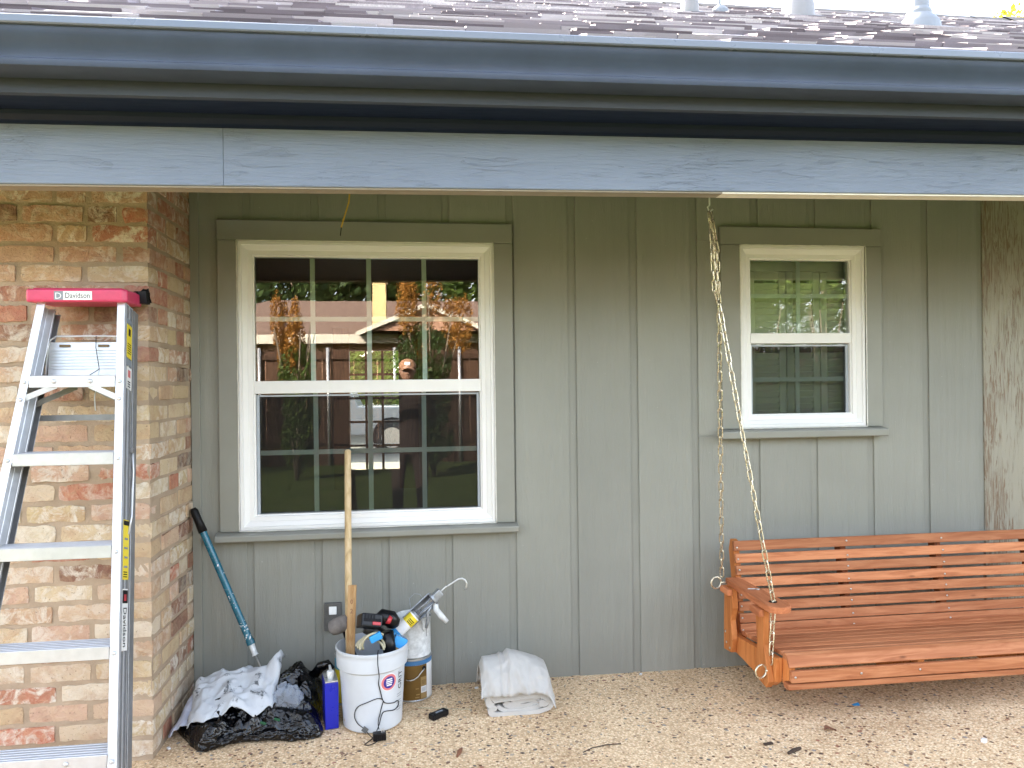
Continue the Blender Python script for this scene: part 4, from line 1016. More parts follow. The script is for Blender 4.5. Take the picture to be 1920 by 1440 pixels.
# ---- what stands in the bucket
dw = MB().tube([(-.268, -.372, .03), (-.283, -.19, .60), (-.2945, -.018, 1.066), (-.2948, -.0165, 1.072), (-.295, -.0155, 1.076)], [.0145, .0145, .0145, .0125, .006], 14)
o = dw.build('broom_handle', 'pine', None, smooth=True); tag(o, 'long pale round wooden handle standing in the bucket against the window', 'handle')
stt = thing('stir_stick', 'short flat stained wooden stick beside the round handle in the bucket', 'stick', (-.262, -.345, .03))
Rm = Matrix.Rotation(rad(-4.5), 3, 'Y') @ Matrix.Rotation(rad(-9), 3, 'X') 
mb = MB(); a = Vector((-.272, -.375, .03)); b = Vector((-.258, -.300, .548)); mb.bar(a, b, .034, .008, (0, -1, 0)); mb.build('stick_body', 'stir', stt, bevel=.002)
d_ = (b - a).normalized()
for k, ch in ((.86, '0'), (.79, '2')):
    p = a.lerp(b, k) + Vector((.0, -.0062, 0)); lettering('branded_mark', ch, .026, p, (1, 0, 0), d_, 'dry_leaf', stt)
dr = thing('cordless_drill', 'black cordless power tool with red battery badge in the bucket', 'power tool', (-.15, -.33, .30))
Rb = Matrix.Rotation(rad(24), 3, 'Z') @ Matrix.Rotation(rad(-22), 3, 'X') @ Matrix.Rotation(rad(14), 3, 'Y')
bt = MB().obox((-.186, -.375, .420), (.043, .036, .026), Rb).build('battery', 'black_plastic', dr, bevel=.007, seg=3)
MB().obox(Vector((-.186, -.375, .420)) + Rb @ Vector((0, -.0365, 0)), (.036, .0016, .006), Rb).build('battery_rib', 'ink', bt, bevel=.001)
MB().obox(Vector((-.186, -.375, .420)) + Rb @ Vector((.018, -.0368, -.012)), (.017, .0016, .006), Rb).build('badge', 'red_tag', bt, bevel=.001)
for i in range(4): MB().obox(Vector((-.186, -.375, .420)) + Rb @ Vector((-.03 + i * .012, -.0366, .012)), (.003, .0016, .008), Rb).build('vent_slot', 'ink', bt)
MB().tube([(-.20, -.33, .385), (-.165, -.325, .36), (-.135, -.32, .345), (-.12, -.32, .30)], [.028, .026, .024, .03], 14).build('grip', 'black_plastic', dr, smooth=True)
MB().tube([(-.165, -.345, .408), (-.135, -.345, .425), (-.105, -.34, .415), (-.092, -.338, .395), (-.086, -.338, .38)], [.022, .033, .034, .030, .016], 18).build('motor_housing', 'black_plastic', dr, smooth=True)
MB().tube([(-.118, -.372, .372), (-.110, -.37, .31), (-.105, -.368, .25)], [.026, .027, .022], 16).build('handle', 'black_plastic', dr, smooth=True)
MB().tube([(-.115, -.377, .425), (-.102, -.376, .418)], [.018, .014], 14).build('collar', 'red_tag', dr, smooth=True)
cd_ = thing('cord_coil', 'coiled beige extension cord with bright blue plug in the bucket', 'cord', (-.18, -.39, .30))
mb = MB()
for k in range(4):
    c = Vector((-.185 + .006 * k, -.375 - .006 * k, .318 + .007 * k)); pts = []
    for i in range(25):
        t = math.pi * (1.0 + k * .05) * i / 24 - .1; pts.append(c + Vector((.055 * math.cos(t) * (1 - .06 * k), -.022 * math.cos(t * 1.3 + k) - .012, .034 * math.sin(t) * (1 + .1 * k))))
    mb.tube(pts, .0046, 8)
mb.build('cable', 'beige_cord', cd_, smooth=True)
MB().obox((-.160, -.415, .368), (.024, .012, .014), Matrix.Rotation(rad(-24), 3, 'Y')).build('plug', 'cyan', cd_, bevel=.005, seg=2)
MB().grid(lambda u, v: (-.10 + .05 * u, -.30 - .09 * v, .275 + .075 * u + .012 * math.sin(v * 3) - .015 * v), 4, 4).build('paint_tray_liner', 'cyan', cd_) if False else None
bx = thing('blue_carton', 'small blue and brown cardboard carton wedged in the bucket', 'carton', (-.075, -.30, .24))
Rc = Matrix.Rotation(rad(28), 3, 'Y') @ Matrix.Rotation(rad(-12), 3, 'X')
MB().obox((-.088, -.345, .285), (.026, .028, .060), Rc).build('carton_body', 'cyan', bx, bevel=.002)
MB().obox(Vector((-.088, -.345, .285)) + Rc @ Vector((0, -.0287, -.01)), (.020, .0006, .028), Rc).build('carton_flap', 'tan_label', bx)
ml = thing('rubber_mallet', 'dusty grey rounded rubber mallet head over the bucket rim', 'mallet', (-.30, -.25, .33))
MB().lathe([(.0, -.048), (.020, -.047), (.030, -.040), (.034, -.02), (.034, .02), (.030, .040), (.02, .047), (0, .048)], (-.312, -.245, .372), 24, Matrix.Rotation(rad(66), 3, 'Y') @ Matrix.Rotation(rad(15), 3, 'X')).build('mallet_head', 'rubber_grey', ml, smooth=True, angle=40)
MB().tube([(-.300, -.245, .362), (-.235, -.30, .20), (-.215, -.32, .04)], .012, 10).build('mallet_handle', 'black_plastic', ml, smooth=True)
# ---- caulking gun lying across bucket and cans
cg = thing('caulking_gun', 'grey steel caulking gun with hooked rod lying over the bucket', 'caulking gun', (0, -.22, .36))
g0 = Vector((-.112, -.245, .300)); g1 = Vector((.068, -.205, .447)); gd = (g1 - g0).normalized(); gs = gd.cross(Vector((0, 1, 0))).normalized(); gq = gd.to_track_quat('Z', 'Y').to_matrix()
tb = group_part('sealant_tube', cg, g0)
tl = (g1 - g0).length
def along(t): return g0 + gd * tl * t
def tubeseg(name, t0, t1, r, mat): return MB().tube([along(t0), along(t1)], r, 24).build(name, mat, tb, smooth=True, angle=40)
tubeseg('tube_body', -.12, .20, .0255, 'cyan'); tubeseg('tube_body', .2002, .40, .0256, 'label_white'); tubeseg('tube_body', .4002, .56, .0255, 'yellow'); tubeseg('tube_cap', .5602, .585, .0258, 'label_white')
# wording round the tube
uu = Vector((0, -1, 0)); ww = gd.cross(uu).normalized()
vs_, fs_, w_ = text_mesh('ALEX', .030)
MB().add([along(.06) + gd * (a - .0) + (uu * math.cos((b - .012) / .0255) - ww * math.sin((b - .012) / .0255)) * .0262 for a, b in vs_], fs_).build('lettering', 'label_white', tb, fixn=False)
for k in range(3): MB().grid(lambda u, v: along(.44 + .03 * k) + gd * (.0035 * u) + (uu * math.cos(-.6 + 1.1 * v) - ww * math.sin(-.6 + 1.1 * v)) * .0262, 1, 6).build('print_line', 'ink', tb, fixn=False, smooth=True)
# half-round cradle
cr = MB()
def cradle(u, v):
    a = math.pi * (.10 + .80 * v) ; return along(.40 + .62 * u) + (ww * math.cos(a) * 1 - uu * math.sin(a) * -.0 + uu * (-.9) * math.sin(a)) * .0285
cr.grid(cradle, 10, 12)
for a in (0.15, 2.95): cr.tube([along(.40) + (ww * math.cos(a) - uu * .9 * math.sin(a)) * .0288, along(1.02) + (ww * math.cos(a) - uu * .9 * math.sin(a)) * .0288], .0035, 6)
cr.build('cradle', 'gun', cg, smooth=True, angle=50)
for k in range(2): MB().tube([along(.62) + (ww * (.010 - .022 * k) + uu * .016), along(1.0) + (ww * (.010 - .022 * k) + uu * .016)], .0036, 6).build('slide_bar', 'gun', cg, smooth=True)
MB().tube([along(.585), along(.63)], .0235, 20).build('plunger_disc', 'gun', cg, smooth=True, angle=40)
MB().tube([along(1.0), along(1.045)], .029, 20).build('end_plate', 'gun', cg, smooth=True, angle=40)
MB().obox(along(1.09), (.014, .017, .026), gq).build('body_block', 'gun', cg, bevel=.005)
hook = [along(.60), along(1.45), Vector((.166, -.20, .5185)), Vector((.180, -.199, .5265)), Vector((.196, -.198, .5275)), Vector((.208, -.198, .520)), Vector((.214, -.198, .507)), Vector((.213, -.198, .493)), Vector((.205, -.198, .479))]
hook[1] = along(1.30); MB().tube(hook, .0042, 8).build('push_rod', 'tin', cg, smooth=True)
MB().tube([along(1.06) - Vector((0, 0, .012)), Vector((.082, -.21, .405)), Vector((.105, -.212, .375)), Vector((.128, -.214, .350))], [.011, .013, .013, .010], 12).build('handle', 'spat_white', cg, smooth=True)
MB().tube([along(.98) - Vector((0, .0, .02)), Vector((.046, -.212, .395)), Vector((.048, -.214, .360)), Vector((.040, -.215, .330))], [.008, .007, .007, .006], 10).build('trigger', 'gun', cg, smooth=True)
MB().tube([along(.5) + uu * -.02 + Vector((0, 0, .02)), Vector((-.03, -.17, .445)), Vector((-.008, -.16, .462)), Vector((.015, -.16, .458)), Vector((.03, -.17, .44))], .0012, 5).build('puncture_wire', 'gun', cg, smooth=True)
# ---- paint cans
cc = Vector((-.020, -.092, 0))
pcn = thing('paint_can', 'brown and white gallon paint can with blue band behind the bucket', 'paint can', cc)
R0 = .0825
MB().lathe([(0, .001), (R0 - .003, .001), (R0 + .0012, .003), (R0 + .0012, .006), (R0 - .0005, .008), (R0 - .0005, .176), (R0 + .001, .178), (R0 + .001, .182), (R0 - .003, .184), (0, .182)], cc, 48).build('can_shell', 'tin', pcn, smooth=True, angle=35)
def can_rect(p, c, name, a0, a1, z0, z1, r, mat, n=20): return MB().grid(lambda u, v: (c.x + r * math.cos(a0 + (a1 - a0) * u), c.y + r * math.sin(a0 + (a1 - a0) * u), z0 + (z1 - z0) * v), n, 1).build(name, mat, p, fixn=False, smooth=True)
can_rect(pcn, cc, 'label', -2.9, -.76, .009, .156, R0 + .0004, 'bronze_label'); can_rect(pcn, cc, 'label', -.7595, 1.2, .009, .156, R0 + .0004, 'label_white'); can_rect(pcn, cc, 'label_band', -3.1, 1.2, .1565, .175, R0 + .0004, 'blue_band', 36)
can_rect(pcn, cc, 'label_panel', -1.14, -.78, .012, .104, R0 + .0009, 'tan_label', 8); can_rect(pcn, cc, 'barcode_panel', -1.13, -.79, .037, .064, R0 + .0013, 'label_white', 8)
for i in range(9): can_rect(pcn, cc, 'bar_line', -1.08 + i * .027, -1.068 + i * .027, .041, .060, R0 + .0017, 'ink_grey', 1)
for i in range(4): can_rect(pcn, cc, 'print_line', -1.10, -.9 + .03 * i, .085 + i * .005 - .012, .087 + i * .005 - .012, R0 + .0013, 'bronze_label', 3)
for i, (a, b, z) in enumerate(((-1.45, -1.22, .018), (-1.40, -1.20, .030), (-1.42, -1.25, .055))): can_rect(pcn, cc, 'print_line', a, b, z, z + .004, R0 + .0009, 'tan_label', 4)
MB().lathe([(.0, 0), (.010, 0), (.008, .003), (0, .004)], (cc.x + R0 * math.cos(-.93), cc.y + R0 * math.sin(-.93), .140), 14, Matrix.Rotation(rad(90), 3, 'X') @ Matrix.Rotation(.6, 3, 'Y')).build('bail_ear', 'ink', pcn, smooth=True)
MB().tube([(cc.x + (R0 + .004) * math.cos(a), cc.y + (R0 + .004) * math.sin(a) - .002, z) for a, z in ((-.93, .139), (-1.1, .128), (-1.3, .110), (-1.5, .100), (-1.7, .096), (-1.9, .098))], .0022, 6).build('bail_wire', 'tin', pcn, smooth=True)
c2 = Vector((-.019, -.093, .186))
pc2 = thing('paint_can', 'white paint-spattered can stacked on the brown can', 'paint can', c2)
MB().lathe([(0, .0), (.078, .0), (.0805, .003), (.079, .007), (.079, .158), (.081, .161), (.081, .165), (.074, .167), (.072, .160), (.072, .02), (0, .018)], c2, 44).build('can_shell', 'spat_white', pc2, smooth=True, angle=35)
can_rect(pc2, c2, 'label', -2.2, -1.32, .006, .15, .0794, 'bronze_label', 10)
for i, (a, z0) in enumerate(((-.95, .10), (-.72, .085), (-.55, .11))):
    MB().grid(lambda u, v: (c2.x + .0797 * math.cos(a + .04 * (u - .5)), c2.y + .0797 * math.sin(a + .04 * (u - .5)), c2.z + z0 + (.16 - z0) * v), 2, 2).build('paint_drip', 'plate_grey' if i == 1 else 'label_white', pc2, fixn=False)
rg = thing('putty_knife', 'paint-crusted putty knife lying on the upper paint can', 'putty knife', (.02, -.15, .355))
MB().tube([(-.055, -.175, .345), (-.02, -.172, .366), (.015, -.168, .376)], [.010, .012, .009], 10).build('knife_handle', 'beige_cord', rg, smooth=True)
MB().obox((.036, -.166, .374), (.026, .014, .0012), Matrix.Rotation(rad(14), 3, 'Y')).build('knife_blade', 'gun', rg)
MB().tube([(.012, -.178, .372), (.030, -.182, .345), (.026, -.184, .318), (.032, -.184, .305)], [.008, .009, .006, .003], 8).build('dried_paint', 'spat_white', rg, smooth=True)
c3 = Vector((-.300, -.112, 0))
pc3 = thing('paint_can', 'half hidden quart can with blue and yellow label beside the wall', 'paint can', c3)
MB().lathe([(0, .001), (.050, .001), (.052, .004), (.0505, .007), (.0505, .205), (.052, .208), (.050, .211), (0, .209)], c3, 36).build('can_shell', 'tin', pc3, smooth=True, angle=35)
can_rect(pc3, c3, 'label', -3.1, 0, .01, .15, .0509, 'yellow'); can_rect(pc3, c3, 'label_band', -3.1, 0, .1505, .195, .0509, 'teal_print')
# ---- blue solvent can
bl = thing('solvent_can', 'rectangular royal blue solvent can with white cap beside the bucket', 'can', (-.345, -.335, 0))
Rz = Matrix.Rotation(rad(12), 3, 'Z')
bcx = Vector((-.347, -.325, .0))
def bl_box(name, c, h, mat, bev=.003, par=None): return MB().obox(bcx + Rz @ Vector((c[0], c[1], 0)) + Vector((0, 0, c[2])), h, Rz).build(name, mat, par or bl, bevel=bev)
bl_box('can_body', (0, 0, .093), (.0265, .0525, .092), 'blue_can', .004)
bl_box('can_top', (0, 0, .1875), (.0255, .0515, .0026), 'tin', .0015)
bl_box('front_label', (.0268, 0, .093), (.0005, .043, .078), 'teal_print', 0); bl_box('label_panel', (.0276, .004, .115), (.0004, .034, .030), 'label_white', 0)
pcap = bcx + Rz @ Vector((0, -.012, 0)); MB().lathe([(.012, .190), (.012, .200), (.015, .201), (.015, .216), (.011, .219), (0, .219)], pcap, 20).build('screw_cap', 'cap_white', bl, smooth=True, angle=40)
bl_box('carry_handle', (.004, .03, .2145), (.004, .03, .0025), 'cap_white', .001); bl_box('carry_handle_leg', (.004, .058, .202), (.004, .002, .0125), 'cap_white', 0)
# ---- charger with thin cables hanging from the bucket
chg = thing('charger', 'black plug-in charger with thin tangled cable in front of the bucket', 'charger', (-.148, -.495, 0))
MB().obox((-.146, -.497, .017), (.025, .014, .0145), Matrix.Rotation(rad(6), 3, 'Z')).build('charger_block', 'black_plastic', chg, bevel=.004)
for i in range(6): MB().obox((-.166 + i * .008, -.5112 - .0009 * (2.5 - i), .015), (.0018, .0012, .011), Matrix.Rotation(rad(6), 3, 'Z')).build('block_rib', 'ink', chg)
MB().box((-.139, -.500, .031), (-.135, -.498, .045)).build('prong', 'tin', chg); MB().box((-.131, -.499, .031), (-.127, -.497, .045)).build('prong', 'tin', chg)
def bpt(a, z, l=.003): return on_bucket(a, z, l)
a_ = lambda dx: -math.pi / 2 + dx
cab = [(-.149, -.455, .330), (-.150, -.478, .318), (-.150, -.476, .28), bpt(a_(.24), .235, .012), bpt(a_(.24), .20), bpt(a_(.30), .165), bpt(a_(.36), .135), bpt(a_(.46), .118), bpt(a_(.75), .108), bpt(a_(.95), .108), bpt(a_(1.0), .09), bpt(a_(.8), .078), bpt(a_(.45), .085), bpt(a_(.34), .075), (-.150, -.462, .04), (-.168, -.488, .012), (-.188, -.512, .004), (-.200, -.528, .004), (-.185, -.538, .004), (-.160, -.522, .004), (-.150, -.512, .010)]
def smooth_path(pts, n=5):
    pts = [Vector(p) for p in pts]; out = []
    for i in range(len(pts) - 1):
        p0, p1, p2, p3 = pts[max(i - 1, 0)], pts[i], pts[i + 1], pts[min(i + 2, len(pts) - 1)]
        for k in range(n):
            t = k / n; out.append(.5 * ((2 * p1) + (-p0 + p2) * t + (2 * p0 - 5 * p1 + 4 * p2 - p3) * t * t + (-p0 + 3 * p1 - 3 * p2 + p3) * t ** 3))
    return out + [pts[-1]]
MB().tube(smooth_path(cab), .0019, 6).build('cable', 'black_plastic', chg, smooth=True)
cab2 = [bpt(a_(.36), .135), bpt(a_(.2), .142), bpt(a_(-.1), .130), bpt(a_(-.42), .11), bpt(a_(-.55), .075), bpt(a_(-.45), .045), (-.205, -.447, .024), (-.190, -.462, .012), (-.176, -.478, .006), (-.16, -.49, .008)]
MB().tube(smooth_path(cab2), .0017, 6).build('cable', 'black_plastic', chg, smooth=True)
MB().tube(smooth_path([bpt(a_(.38), .125), bpt(a_(.30), .09), bpt(a_(.22), .05, .006), (-.149, -.47, .03)]), .0017, 6).build('cable', 'black_plastic', chg, smooth=True)
MB().obox((-.203, -.457, .026), (.011, .0016, .010), Matrix.Rotation(rad(40), 3, 'Y') @ Matrix.Rotation(rad(-20), 3, 'X')).build('cable_tag', 'plate_grey', chg, bevel=.001)
# ---- small black box on the floor
bxo = thing('battery_pack', 'small glossy black battery pack lying on the aggregate floor', 'battery', (.085, -.332, 0))
Rr = Matrix.Rotation(rad(38), 3, 'Z')
MB().obox((.085, -.332, .0125), (.042, .017, .0115), Rr).build('pack_body', 'black_plastic', bxo, bevel=.006, seg=3)
MB().obox((.087, -.334, .0246), (.018, .004, .0006), Rr).build('pack_mark', 'ink_grey', bxo)
for s_ in (-1, 1): MB().obox(Vector((.085, -.332, .013)) + Rr @ Vector((.030 * s_, 0, 0)), (.003, .0174, .0118), Rr).build('pack_rib', 'ink', bxo, bevel=.004)
# ---- extension pole with roller frame
pl = thing('extension_pole', 'teal painting extension pole with black grip leaning on the brick corner', 'pole', (-.95, -.07, .8))
pa, pb, pcx, pd = Vector((-.9385, -.070, .845)), Vector((-.700, -.130, .292)), Vector((-.677, -.140, .236)), Vector((-.612, -.170, .100))
dd = (pb - pa).normalized()
MB().tube([pa, pa + dd * .012, pa + dd * .06, pa + dd * .11], [.010, .0165, .0165, .0185], 16).build('grip', 'black_rubber', pl, smooth=True)
MB().tube([pa + dd * .1102, pb], .0150, 18).build('tube', 'teal', pl, smooth=True, angle=50)
MB().tube([pb, pb + dd * .02], .0175, 16).build('ferrule', 'teal', pl, smooth=True, angle=50)
MB().tube([pb + dd * .0202, pcx, pcx + dd * .006], [.0125, .011, .014], 14).build('threaded_tip', 'spat_white', pl, smooth=True, angle=50)
MB().tube([pcx, pd, pd + Vector((.06, -.06, -.045))], .0032, 8).build('roller_wire', 'tin', pl, smooth=True)
for i in range(30):
    t = random.random() ** .4; p = pa + dd * (.15 + (pb - pa - dd * .15).length * t * .99); a = random.uniform(-2.6, -.3); e1 = dd.orthogonal().normalized(); e2 = dd.cross(e1)
    nrm = (Vector((math.cos(a), math.sin(a), 0)) - dd * dd.dot(Vector((math.cos(a), math.sin(a), 0)))).normalized(); s_ = random.uniform(.0009, .0032)
    MB().obox(p + nrm * .0150, (s_, s_ * random.uniform(.6, 1.6), .0007), nrm.to_track_quat('Z', 'Y').to_matrix()).build('spatter', 'spatter', pl)
# ---- bin bag, rags and clear film
def fold(x, y, sc, sd): return 1 - abs(N.noise((x * sc, y * sc, sd)) * 2)
bagt = thing('rubbish_bag', 'crumpled shiny black bin bag spread in the brick corner', 'bag', (-.65, -.32, 0))
outl = [(-.945, -.30), (-.905, -.36), (-.86, -.43), (-.81, -.492), (-.775, -.497), (-.735, -.455), (-.66, -.440), (-.58, -.437), (-.50, -.452), (-.42, -.458), (-.372, -.44), (-.365, -.40), (-.388, -.36), (-.386, -.25), (-.385, -.12), (-.45, -.095), (-.58, -.09), (-.74, -.09), (-.86, -.11), (-.925, -.18)]
cxy = Vector((-.63, -.28))
def bag_r(a):
    # outline radius by angle
    d = Vector((math.cos(a), math.sin(a))); best = .05
    n = len(outl)
    for i in range(n):
        p = Vector(outl[i]) - cxy; q = Vector(outl[(i + 1) % n]) - cxy; e = q - p; den = d.x * e.y - d.y * e.x
        if abs(den) < 1e-9: continue
        t = (p.x * e.y - p.y * e.x) / den; u = (p.x * d.y - p.y * d.x) / den
        if t > 0 and -1e-6 <= u <= 1 + 1e-6: best = max(best, t)
    return best
def bag_h(x, y, k, folds=True):
    h = .066 + .11 * max(0, 1 - ((x + .47) / .14) ** 2) * max(0, min(1, (y + .36) / .16)) + .02 * max(0, 1 - ((x + .72) / .2) ** 2)
    if folds: h += .034 * fold(x * 1.0 + y * .5, y * 1.7, 7.0, 1) + .022 * fold(x + .6 * y, y, 15, 4) + .010 * fold(x - y, y + x * .5, 31, 9) - .045 * abs(N.noise((x * 5, y * 9, 8)))
    side = (1 - k ** 3.2) ** .55 if k < 1 else 0
    return h * side
def bagf(u, v):
    a = 2 * math.pi * u; R = bag_r(a); k = v
    rr = R * (k ** .8) * (1 + .015 * N.noise((math.cos(a) * 6, math.sin(a) * 6, k * 4)))
    x = cxy.x + rr * math.cos(a); y = cxy.y + rr * math.sin(a); z = .004 + bag_h(x, y, k) 
    return (x, y, max(.002, z))
MB().grid(bagf, 260, 76).build('bag_film', 'bag', bagt, smooth=True)
# loose gathered neck edges of the bag at the front
for (p0, p1, r0) in (((-.80, -.485, .02), (-.66, -.44, .05), .022), ((-.66, -.44, .03), (-.50, -.448, .045), .020), ((-.52, -.445, .028), (-.385, -.44, .035), .030)):
    def roll(u, v, p0=Vector(p0), p1=Vector(p1), r0=r0):
        c = p0.lerp(p1, u); a = 2 * math.pi * v; w = r0 * (.55 + .45 * math.sin(math.pi * u)) * (1 + .55 * N.noise((u * 7, math.cos(a) * 2, math.sin(a) * 2 + p0.x)) - .35 * abs(N.noise((u * 16, math.cos(a) * 3, math.sin(a) * 3 + p0.x))))
        return (c.x + .01 * N.noise((u * 6, 1, p0.x)), c.y - w * math.cos(a) * .8, max(.003, c.z + w * math.sin(a) * .8 - .012))
    MB().grid(roll, 70, 36).build('bag_fold', 'bag', bagt, smooth=True)
MB().tube([(-.43, -.16, .14), (-.405, -.16, .172), (-.375, -.165, .182), (-.35, -.17, .165)], [.02, .022, .020, .008], 12).build('bag_knot', 'bag', bagt, smooth=True)
for (x, y, z) in ((-.585, -.448, .075), (-.535, -.440, .082)): MB().obox((x, y, z), (.012, .003, .005), Matrix.Rotation(rad(20), 3, 'Y')).build('green_tie', pmat('green_film', (.006, .07, .03), .3, bump=0), bagt, bevel=.003)
def top_of_bag(x, y):
    d = Vector((x, y)) - cxy; a = math.atan2(d.y, d.x); k = min(1, (d.length / bag_r(a)) ** 1.25); return bag_h(x, y, k, False)
rg1 = [(-.875, -.415), (-.80, -.445), (-.71, -.400), (-.63, -.415), (-.555, -.395)]
def ragf(u, v):
    # u left-right, v front-back
    def pick(l, t):
        t *= len(l) - 1; i = min(int(t), len(l) - 2); f = t - i; return Vector(l[i]).lerp(Vector(l[i + 1]), f)
    fr = pick(rg1, u); bk_ = pick([(-.90, -.20), (-.80, -.165), (-.70, -.15), (-.62, -.15), (-.55, -.17)], u)
    p = fr.lerp(bk_, v); x, y = p.x + .010 * N.noise((u * 5, v * 4, 0)), p.y + .008 * N.noise((u * 6, v * 5, 3))
    pk = .052 * math.exp(-(((x + .578) / .065) ** 2 + ((y + .235) / .075) ** 2)) + .022 * math.exp(-(((x + .76) / .10) ** 2 + ((y + .22) / .07) ** 2)) + .018 * math.exp(-(((x + .68) / .07) ** 2 + ((y + .22) / .06) ** 2))
    f = .030 * fold(x * 1.1 + y * .6, y * .9 - x * .4, 7.0, 5) + .016 * fold(x * .8 + y * 1.2, y - x, 13, 2) + .005 * fold(x, y, 30, 6)
    z = max(.085 + .05 * v, top_of_bag(x, y) + .052) + .0 + pk + f * (.5 + .5 * v) - .016 * (1 - v) ** 6
    z -= .05 * max(0, (abs(u - .5) - .44) / .06) ** 2 * .5
    return (x, y, z)
rag = MB().grid(ragf, 70, 46)
ro = rag.build('rag', 'rag', None, smooth=True); tag(ro, 'stained white painter\'s rag draped over the black bin bag', 'rag')
md = ro.modifiers.new('thickness', 'SOLIDIFY'); md.thickness = .004
def rag2f(u, v):
    x = -.948 + .075 * v + .03 * u * v + .006 * N.noise((u * 6, v * 5, 1)); y = -.395 + .19 * u + .012 * N.noise((u * 7, v * 3, 6))
    z = .010 + .115 * math.sin(min(1, v * 1.25) * math.pi * .62) * (.35 + .65 * u) + .012 * fold(u, v, 3.5, 2)
    return (x, y, z)
r2 = MB().grid(rag2f, 36, 20).build('rag', 'rag_plain', None, smooth=True); tag(r2, 'pale lavender rag tucked between the bin bag and the brick', 'rag')
md = r2.modifiers.new('thickness', 'SOLIDIFY'); md.thickness = .005
def filmf(u, v):
    a = 2 * math.pi * u; b = math.pi * v; k = 1 + .30 * N.noise((math.cos(a) * 2.2 + 4, math.sin(a) * 2.2, math.cos(b) * 2.4)) + .12 * N.noise((math.cos(a) * 7, math.sin(a) * 7, math.cos(b) * 7))
    return (-.512 + .056 * k * math.cos(a) * math.sin(b), -.355 + .040 * k * math.sin(a) * math.sin(b), .128 + .052 * k * math.cos(b))
fo = MB().grid(filmf, 48, 28).build('plastic_bag', 'film', None, smooth=True); tag(fo, 'scrunched clear plastic bag on top of the black bin bag', 'bag')
# ---- folded drop cloth
dc = thing('drop_cloth', 'folded off-white canvas drop cloth by the siding', 'drop cloth', (.41, -.28, 0))
def zc(px, py): return (.2175 + px * .000231, (1290 - py) * .000216)
def ribbon(name, pts, th, y0, y1, ny=10, seed=0):
    P = [Vector(zc(*p)) for p in pts]; P = [Vector((v.x, v.y)) for v in smooth_path([(p.x, p.y, 0) for p in P], 6)]
    n = len(P); up, dn = [], []
    for i in range(n):
        d = (P[min(i + 1, n - 1)] - P[max(i - 1, 0)]).normalized(); nr = Vector((-d.y, d.x)); t = th * (1 + .25 * N.noise((i * .2, seed, 0)))
        up.append(P[i] + nr * t / 2); dn.append(P[i] - nr * t / 2)
    # rounded ends, closed loop
    def cap(a, b, d): c = (a + b) / 2; r = (a - b).length / 2; return [c + d * r * .8]
    loop = up + cap(up[-1], dn[-1], (P[-1] - P[-2]).normalized()) + dn[::-1] + cap(up[0], dn[0], (P[0] - P[1]).normalized())
    mb = MB(); m_ = len(loop)
    def ring(y, sc, k):
        for q in loop: mb.v.append((q.x + .004 * N.noise((q.x * 25, q.y * 25, y * 14 + seed)), y + .004 * N.noise((q.x * 30, q.y * 30, seed + k)), max(.0015, q.y + .004 * N.noise((q.x * 22, q.y * 22, y * 12 + seed + 5)))))
    for k in range(ny + 1): ring(y0 + (y1 - y0) * k / ny, 1, 0)
    for k in range(ny):
        for i in range(m_): mb.f.append((k * m_ + i, k * m_ + (i + 1) % m_, (k + 1) * m_ + (i + 1) % m_, (k + 1) * m_ + i))
    # front face strips between the two edges
    for base in (0, ny * m_):
        nn = len(up)
        for i in range(nn - 1): mb.f.append((base + i, base + i + 1, base + 2 * nn - i - 1, base + 2 * nn - i))
        mb.f.append((base + nn - 1, base + nn, base + nn + 1)); mb.f.append((base + 0, base + 2 * nn, base + 2 * nn + 1))
    return mb.build(name, 'canvas', dc, smooth=True, angle=60)
ribbon('cloth_fold', [(420, 1120), (330, 1180), (420, 1250), (800, 1255), (1200, 1240), (1400, 1160), (1440, 980), (1380, 840)], .020, -.368, -.10, seed=1)
ribbon('cloth_fold', [(330, 1060), (340, 960), (560, 930), (900, 915), (1180, 890), (1290, 930), (1330, 1030), (1250, 1100)], .034, -.372, -.10, seed=2)
ribbon('cloth_fold', [(470, 1110), (620, 1190), (850, 1205), (1100, 1180), (1270, 1120)], .016, -.362, -.10, seed=3)
ribbon('cloth_fold', [(600, 1090), (800, 1130), (1000, 1150), (1200, 1090), (1180, 1000), (1000, 1010), (760, 1040)], .026, -.358, -.10, seed=4)
def flapf(u, v):
    px = 175 + 1310 * u
    def tab(t, xs, ys):
        for i in range(len(xs) - 1):
            if t <= xs[i + 1]: f = (t - xs[i]) / (xs[i + 1] - xs[i]); return ys[i] + (ys[i + 1] - ys[i]) * f
        return ys[-1]
    bot = tab(px, [175, 260, 500, 800, 1250, 1400, 1485], [850, 880, 845, 860, 830, 960, 1120]); top = tab(px, [175, 240, 520, 545, 620, 690, 1000, 1250, 1390, 1440, 1485], [500, 310, 285, 245, 262, 178, 268, 370, 470, 640, 900])
    x, zb = zc(px, bot); _, zt_ = zc(px, top)
    zt_ *= .98
    f = .020 * fold(u * 1.6 + v * .5, v * .7, 3.0, 7) + .009 * fold(u * 2 - v, v * 1.4 + u, 3.6, 3) + .005 * N.noise((u * 9, v * 5, 1)) - .007 * math.exp(-((u - (.265 + .03 * v)) / .012) ** 2) - .005 * math.exp(-((u - (.345 + .09 * v)) / .014) ** 2)
    if v < .58:
        t = v / .58; return (x, -.380 + .135 * t ** 1.3 - f, zb + (zt_ - zb) * math.sin(t * math.pi / 2) ** .9)
    t = (v - .58) / .42; return (x, -.245 + .135 * t - f * .4, zt_ * (1 - t ** 2 * .75))
fl = MB().grid(flapf, 80, 36).build('cloth_flap', 'canvas', dc, smooth=True); md = fl.modifiers.new('thickness', 'SOLIDIFY'); md.thickness = .005; md.offset = -1
